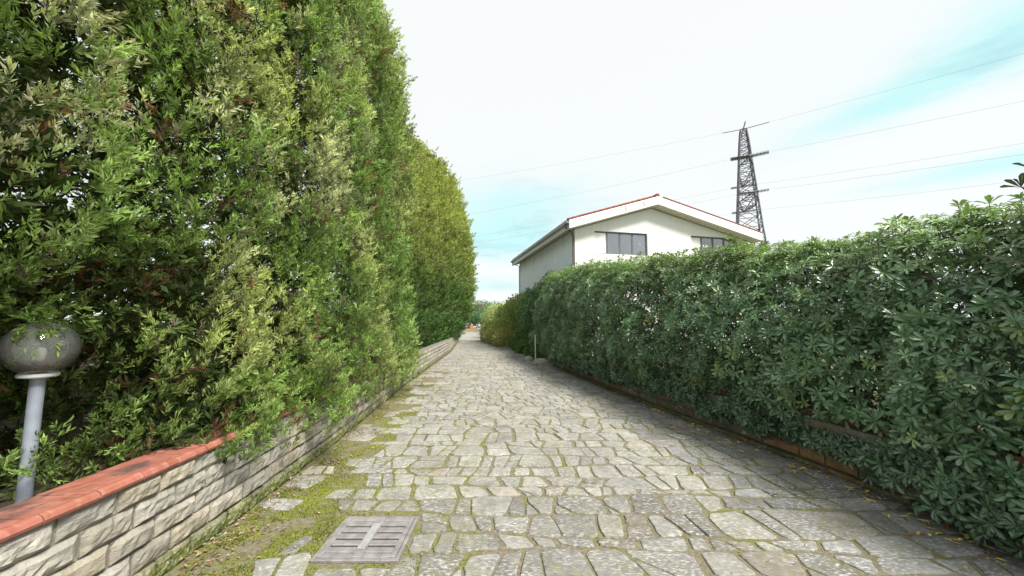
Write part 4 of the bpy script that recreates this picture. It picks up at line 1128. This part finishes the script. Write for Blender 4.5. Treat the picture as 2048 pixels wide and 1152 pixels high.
# far house with red roof
fh = empty('distant_house', (-13, 134, -2.2), R(5)); tag(fh, 'distant house showing only its red tiled roof above the trees', 'house')
MB().box(-6, 7, 0, 9, 0, 8.2).build('wall', M['plaster'], fh)
MB().prism([(-7, 8.15), (8, 8.15), (5.2, 10.2), (-4.2, 10.2)], -.8, 9.8).build('roof', M['roof_tile'], fh)
for x in (-4, -1, 2, 5): MB().box(x - .6, x + .6, -.06, -.003, 5.2, 6.7).build('window', M['win_frame'], fh)

# ------------------------------------------------------------------ pylon and its wires
py = empty('lattice_pylon', (37.9, 58, 0)); tag(py, 'tall steel lattice power pylon behind the white house', 'pylon')
py.rotation_euler = (0, 0, R(-26))
HT = 33.0
def half(z): return float(np.interp(z, [0, 16.4, 31.0, HT], [3.1, 1.62, .62, .42]))
def bar(b, p, q, w):
    p, q = Vector(p), Vector(q); d = (q - p).normalized(); a = d.orthogonal().normalized() * w; c = d.cross(a)
    i = len(b.v)
    for e in (p, q):
        for s, t in ((1, 1), (-1, 1), (-1, -1), (1, -1)): b.v.append(tuple(e + a * s * .5 + c * t * .5))
    for k in range(4): b.f.append([i + k, i + (k + 1) % 4, i + 4 + (k + 1) % 4, i + 4 + k])
    b.f += [[i + 3, i + 2, i + 1, i], [i + 4, i + 5, i + 6, i + 7]]
for sx in (-1, 1):
    for sy in (-1, 1):
        b = MB(); zs = [0, 16.4, 31.0, HT]
        for z0, z1 in zip(zs, zs[1:]): bar(b, (sx * half(z0), sy * half(z0), z0), (sx * half(z1), sy * half(z1), z1), .17)
        b.build('leg', M['steel'], py)
z = 0
levels = []
while z < HT - .2: levels.append(z); z += max(1.0, half(z) * 1.35)
levels.append(HT)
for z0, z1 in zip(levels, levels[1:]):
    a, c = half(z0), half(z1)
    for f in range(4):
        rot = Matrix.Rotation(math.pi / 2 * f, 3, 'Z')
        for s in (-1, 1):
            b = MB(); bar(b, rot @ Vector((-a * s, -a, z0)), rot @ Vector((c * s, -c, z1)), .075); b.build('brace', M['steel'], py)
        b = MB(); bar(b, rot @ Vector((-c, -c, z1)), rot @ Vector((c, -c, z1)), .07); b.build('strut', M['steel'], py)
# cross arms reach towards and away from the lane
def arm(z, s, L):
    b = MB(); h = half(z)
    tip = Vector((0, s * (h + L), z))
    for sx in (-1, 1):
        bar(b, (sx * h, s * h, z), tip, .13); bar(b, (sx * half(z + 1.6), s * half(z + 1.6), z + 1.6), tip, .11)
        for k in (1, 2, 3):
            t = k / 4; p = Vector((sx * h, s * h, z)).lerp(tip, t); q = Vector((sx * half(z + 1.6), s * half(z + 1.6), z + 1.6)).lerp(tip, t); bar(b, p, q, .07)
            p2 = Vector((-sx * h, s * h, z)).lerp(tip, t - .12); bar(b, p, p2, .07)
    b.build('cross_arm', M['steel'], py); return tip
dR = Vector((.707, -.707, -.05)); dL = Vector((-.951, .309, -.05))
inv = Matrix.Rotation(R(26), 3, 'Z')
def insul(tip, d, L, rad):
    d = (inv @ d).normalized(); b = MB(); p = tip.copy(); n = int(L / .17)
    prof = []
    for k in range(n):
        prof += [(.03, k * .17 + .02), (rad, k * .17 + .05), (rad * .9, k * .17 + .09), (.03, k * .17 + .12)]
    b.lathe(prof, n=10); q = d.to_track_quat('Z', 'Y').to_matrix()
    b.v = [tuple(q @ Vector(v) + p) for v in b.v]; b.build('insulator', M['insulator'], py)
    return py.matrix_world @ (p + d * L)
bpy.context.view_layer.update()
G_W = 'overhead power lines'
def wire(name, p, q, sag, label, rad=.0095, group=None):
    b = MB(); n = 28; pts = []
    for k in range(n + 1):
        t = k / n; v = p.lerp(q, t); v.z -= sag * 4 * t * (1 - t); pts.append(v - p)
    b.tube(pts, rad, 5); o = b.build(name, M['wire'], None); o.location = p; tag(o, label, 'power line', G_W); return o
spec = [(26.6, -1, 3.6, 2.7, .32, 'upper'), (24.9, 1, 3.4, 2.0, .22, 'middle'), (20.6, -1, 4.4, 2.1, .22, 'lower'), (20.6, 1, 3.6, 1.9, .22, 'rear')]
for z, s, L, il, ir, nm in spec:
    tip = arm(z, s, L)
    eR = insul(tip, dR, il, ir); eL = insul(tip, dL, il, ir)
    r_end = eR + Vector((.707, -.707, 0)) * 150; r_end.z = eR.z + 2
    l_end = eL + Vector((-.951, .309, 0)) * 190; l_end.z = eL.z - 1.5
    wire('power_line', Vector(eR), r_end, 4.5, 'wire rising to the right from the %s pylon arm' % nm)
    wire('power_line', Vector(eL), l_end, 6.0, 'wire running left from the %s pylon arm to behind the cypress hedge' % nm)
# earth-wire bar on top
b = MB(); bar(b, (0, -2.8, HT + .0), (0, 2.8, HT + .0), .12); b.build('top_beam', M['steel'], py)
for s, d, L in ((0, dR, 3.6), (0, dL, 3.0)):
    dd = (inv @ d).normalized(); b = MB(); bar(b, (0, 0, HT + .1), tuple(Vector((0, 0, HT + .1)) + dd * L), .09); b.build('earth_clamp', M['steel'], py)
    e = py.matrix_world @ (Vector((0, 0, HT + .1)) + dd * L); q = e + Vector((d.x, d.y, 0)) * 150; q.z = e.z + 1
    wire('power_line', Vector(e), q, 3, 'thin earth wire leaving the pylon top to the %s' % ('right' if d is dR else 'left'), rad=.009)

# ------------------------------------------------------------------ car and barrier at the lane's end
car = empty('parked_car', (-12.0, 97, 0), R(8)); tag(car, 'dark parked car seen from behind at the far end of the lane', 'car')
bm = bmesh.new()
secs = [(-2.1, .35, .85, .78), (-1.95, .28, .98, .86), (-1.2, .25, 1.0, .88), (0, .25, .98, .88), (1.3, .25, .95, .87), (2.05, .3, .8, .8)]
rings = []
for y_, zb, zt, w in secs:
    rings.append([bm.verts.new((x * w, y_, z_)) for x, z_ in ((-1, zb), (-1.02, (zb + zt) / 2), (-.94, zt), (.94, zt), (1.02, (zb + zt) / 2), (1, zb))])
for a, c in zip(rings, rings[1:]):
    for k in range(6): bm.faces.new((a[k], a[(k + 1) % 6], c[(k + 1) % 6], c[k]))
bm.faces.new(rings[0][::-1]); bm.faces.new(rings[-1]); bmesh.ops.bevel(bm, geom=bm.edges[:], offset=.05, segments=2, affect='EDGES')
me = bpy.data.meshes.new('body'); bm.to_mesh(me); bm.free(); me.materials.append(M['car_paint']); link('body', me, car)
MB().poly([(-.78, -1.9, .97), (.78, -1.9, .97), (.62, -1.35, 1.42), (-.62, -1.35, 1.42)]).poly([(-.62, -1.35, 1.42), (.62, -1.35, 1.42), (.62, .2, 1.44), (-.62, .2, 1.44)]).poly([(-.62, .2, 1.44), (.62, .2, 1.44), (.78, 1.0, .95), (-.78, 1.0, .95)]).poly([(-.78, -1.9, .97), (-.62, -1.35, 1.42), (-.62, .2, 1.44), (-.78, 1.0, .95)]).poly([(.78, -1.9, .97), (.78, 1.0, .95), (.62, .2, 1.44), (.62, -1.35, 1.42)]).build('cabin', M['pane'], car)
MB().box(-.6, .6, -1.35, .2, 1.43, 1.47).build('roof', M['car_paint'], car, bevel=.015)
for sx in (-1, 1):
    MB().box(sx * .68 - .14, sx * .68 + .14, -2.15, -2.08, .62, .80).build('tail_light', M['tail_red'], car)
    for yy in (-1.35, 1.3):
        b = MB(); b.tube([(sx * .70, yy, .32), (sx * .90, yy, .32)], .32, 16); w = b.build('wheel', M['rubber'], car)
        b = MB(); b.tube([(sx * .901, yy, .32), (sx * .92, yy, .32)], .19, 12); b.build('rim', M['car_light'], w)
MB().box(-.8, .8, -2.19, -2.09, .36, .50).build('bumper', M['car_light'], car, bevel=.02)
MB().box(-.26, .26, -2.135, -2.105, .55, .66).build('number_plate', M['white_paint'], car)
bar_ = empty('orange_barrier', (-10.4, 96, 0)); tag(bar_, 'orange plastic barrier standing beside the dark car', 'barrier')
MB().prism([(-.55, 0), (.55, 0), (.50, .25), (.42, .3), (.42, .8), (-.42, .8), (-.42, .3), (-.50, .25)], -.22, .22).build('body', M['orange'], bar_, bevel=.04)
MB().box(-.12, .18, -.1, .1, .8, 1.25).build('upright', M['orange'], bar_, bevel=.04); MB().box(-.11, .17, -.115, -.102, .95, 1.15).build('reflector', M['white_paint'], bar_)

# ------------------------------------------------------------------ litter, moss and weeds
r_ = np.random.default_rng(77)
tv = np.array([(0, 0, 0), (-.22, .45, .10), (.22, .5, .06), (0, 1, .02)], float); tf = np.array([(0, 3, 1), (0, 2, 3)])
def flat_rot(N, tilt=.35):
    a = r_.uniform(0, 6.28, N); D = np.c_[np.cos(a), np.sin(a), r_.normal(size=N) * tilt * .6]
    return frames(D, norm(np.c_[r_.normal(size=(N, 2)) * tilt, np.ones(N)]))
N = 4200; y = 2.2 + 14 * r_.random(N) ** 1.25; dx = np.abs(r_.normal(size=N)) * .22 + .05; keep = r_.random(N) < .25 + .75 * (vnoise(np.c_[y, dx], 3, 4) > .45); y, dx = y[keep], dx[keep]; N = len(y)
P = np.c_[lx(y) + dx, y, np.full(N, .012) + r_.random(N) * .012]
cols = np.array([[.20, .11, .06], [.32, .22, .12], [.13, .08, .05], [.42, .34, .22]])[r_.integers(0, 4, N)] * r_.uniform(.6, 1.2, (N, 1))
V, F, Co, _ = scatter(tv, tf, P, flat_rot(N), r_.uniform(.012, .038, N), cols)
o = link('leaf_litter', mesh_np('leaf_litter', V, F, M['dry_leaf'], tint=Co), None, 'stuff'); tag(o, 'brown leaf litter gathered along the foot of the left wall', 'litter')
N = 5200; y = 2.3 + 11 * r_.random(N) ** 1.5; P = np.c_[np.zeros(N), y, .016 + r_.random(N) * .01]
P[:, 0] = np.where(r_.random(N) < .4, rx(y) - .1 - np.abs(r_.normal(size=N)) * .22, lx(y) + .3 + (rx(y) - lx(y) - .4) * r_.random(N))
cols = np.array([[.30, .22, .12], [.42, .36, .24], [.22, .13, .07], [.46, .42, .33]])[r_.integers(0, 4, N)] * r_.uniform(.6, 1.1, (N, 1))
V, F, Co, _ = scatter(tv, tf, P, flat_rot(N), r_.uniform(.006, .020, N), cols)
o = link('debris_flakes', mesh_np('debris_flakes', V, F, M['dry_leaf'], tint=Co), None, 'stuff'); tag(o, 'small pale plant flakes scattered across the paving joints', 'litter')
# fallen hedge leaves, each its own thing
variants = []
for k in range(6):
    c = [(.68, .52, .08), (.72, .58, .16), (.55, .34, .08), (.48, .42, .14), (.32, .14, .06), (.70, .62, .30)][k]
    curl = random.uniform(-.15, .25); v = LH[0].copy(); v[:, 2] += curl * (v[:, 1] - .5) ** 2 * 2; variants.append(mesh_np('fallen_leaf', v, LH[1], M['dry_leaf'], tint=np.array(c), mid=LH[2]))
rl = random.Random(31)
for k in range(150):
    y = 2.45 + 6.0 * rl.random() ** 1.5
    if rl.random() < .5: cy_ = rl.choice([2.9, 3.3, 4.1, 4.9, 5.6, 6.6]); y = cy_ + rl.gauss(0, .13)
    y = max(2.4, y); x = float(rx(y)) - .10 - abs(rl.gauss(0, .28)); o = link('fallen_leaf', variants[rl.choice([0, 0, 1, 1, 2, 3, 4, 5])])
    o.location = (x, y, .024 + rl.random() * .006); s = rl.uniform(.045, .085); o.scale = (s, s, s); o.rotation_euler = (rl.uniform(-.25, .25), rl.uniform(-.25, .25), rl.uniform(0, 6.28))
    tag(o, 'fallen yellow or brown hedge leaf lying on the paving by the right wall', 'leaf', 'fallen leaves beside the right wall')
# moss cushions
N = 26000; y = 2.3 + 10 * r_.random(N) ** 1.5; x = lx(y) + .12 + np.abs(r_.normal(size=N)) * .75
q = vnoise(np.c_[x, y], 2.4, 91) * .6 + vnoise(np.c_[x, y], 7, 92) * .4
keep = (q > .50) & ~((x > GR[0] + .02) & (x < GR[1] - .02) & (y > GR[2] + .03) & (y < GR[3] - .03)); x, y = x[keep], y[keep]; N = len(x)
tm = np.array([(-.5, -.3, 0), (.5, -.3, 0), (0, .6, 0), (0, 0, .8)]); tmf = np.array([(0, 1, 3), (1, 2, 3), (2, 0, 3)])
a = r_.uniform(0, 6.28, N); rot = np.zeros((N, 3, 3)); rot[:, 0, 0] = np.cos(a); rot[:, 0, 1] = -np.sin(a); rot[:, 1, 0] = np.sin(a); rot[:, 1, 1] = np.cos(a); rot[:, 2, 2] = 1
qq = vnoise(np.c_[x, y], 3.5, 93)[:, None]; cols = (np.array([.075, .085, .015]) * (1 - qq) + np.array([.30, .34, .03]) * qq) * r_.uniform(.6, 1.3, (N, 1))
V, F, Co, _ = scatter(tm, tmf, np.c_[x, y, np.full(N, .002)], rot, r_.uniform(.006, .016, N), cols)
o = link('moss', mesh_np('moss', V, F, M['soft_leaf'], tint=Co), None, 'stuff'); tag(o, 'bright yellow-green moss cushions between the stones near the drain', 'moss')
N = 9000; x = -1.75 + r_.normal(size=N) * .26; y = 2.85 + r_.normal(size=N) * .42
keep = (vnoise(np.c_[x, y], 5, 95) > .42) & (x > lx(y) + .10) & (y > 2.2) & ~((x > GR[0] + .02) & (x < GR[1] - .02) & (y > GR[2] + .03) & (y < GR[3] - .03)); x, y = x[keep], y[keep]; N = len(x)
a = r_.uniform(0, 6.28, N); rot = np.zeros((N, 3, 3)); rot[:, 0, 0] = np.cos(a); rot[:, 0, 1] = -np.sin(a); rot[:, 1, 0] = np.sin(a); rot[:, 1, 1] = np.cos(a); rot[:, 2, 2] = 1
cols = np.array([.22, .25, .04]) * r_.uniform(.45, 1.3, (N, 1))
V, F, Co, _ = scatter(tm, tmf, np.c_[x, y, np.full(N, .003)], rot, r_.uniform(.006, .014, N), cols)
o = link('moss', mesh_np('moss', V, F, M['soft_leaf'], tint=Co), None, 'stuff'); tag(o, 'brightest yellow-green moss patch left of the drain grate', 'moss')
# little weeds at the foot of the left wall
N = 90; y = 2.2 + 3.4 * r_.random(N) ** 1.4; x = lx(y) + .06 + np.abs(r_.normal(size=N)) * .16
V, F, Co, Mi = rosettes(np.c_[x, y, np.full(N, .015)], norm(np.c_[r_.normal(size=(N, 2)) * .3, np.ones(N)]), r_.uniform(.014, .034, N), np.tile([.10, .19, .04], (N, 1)) * r_.uniform(.6, 1.2, (N, 1)), LL, 8, r_, open_=(30, 80))
o = link('weeds', mesh_np('weeds', V, F, M['soft_leaf'], tint=Co, mid=Mi), None, 'stuff'); tag(o, 'tiny green weeds sprouting at the foot of the left wall', 'weeds')
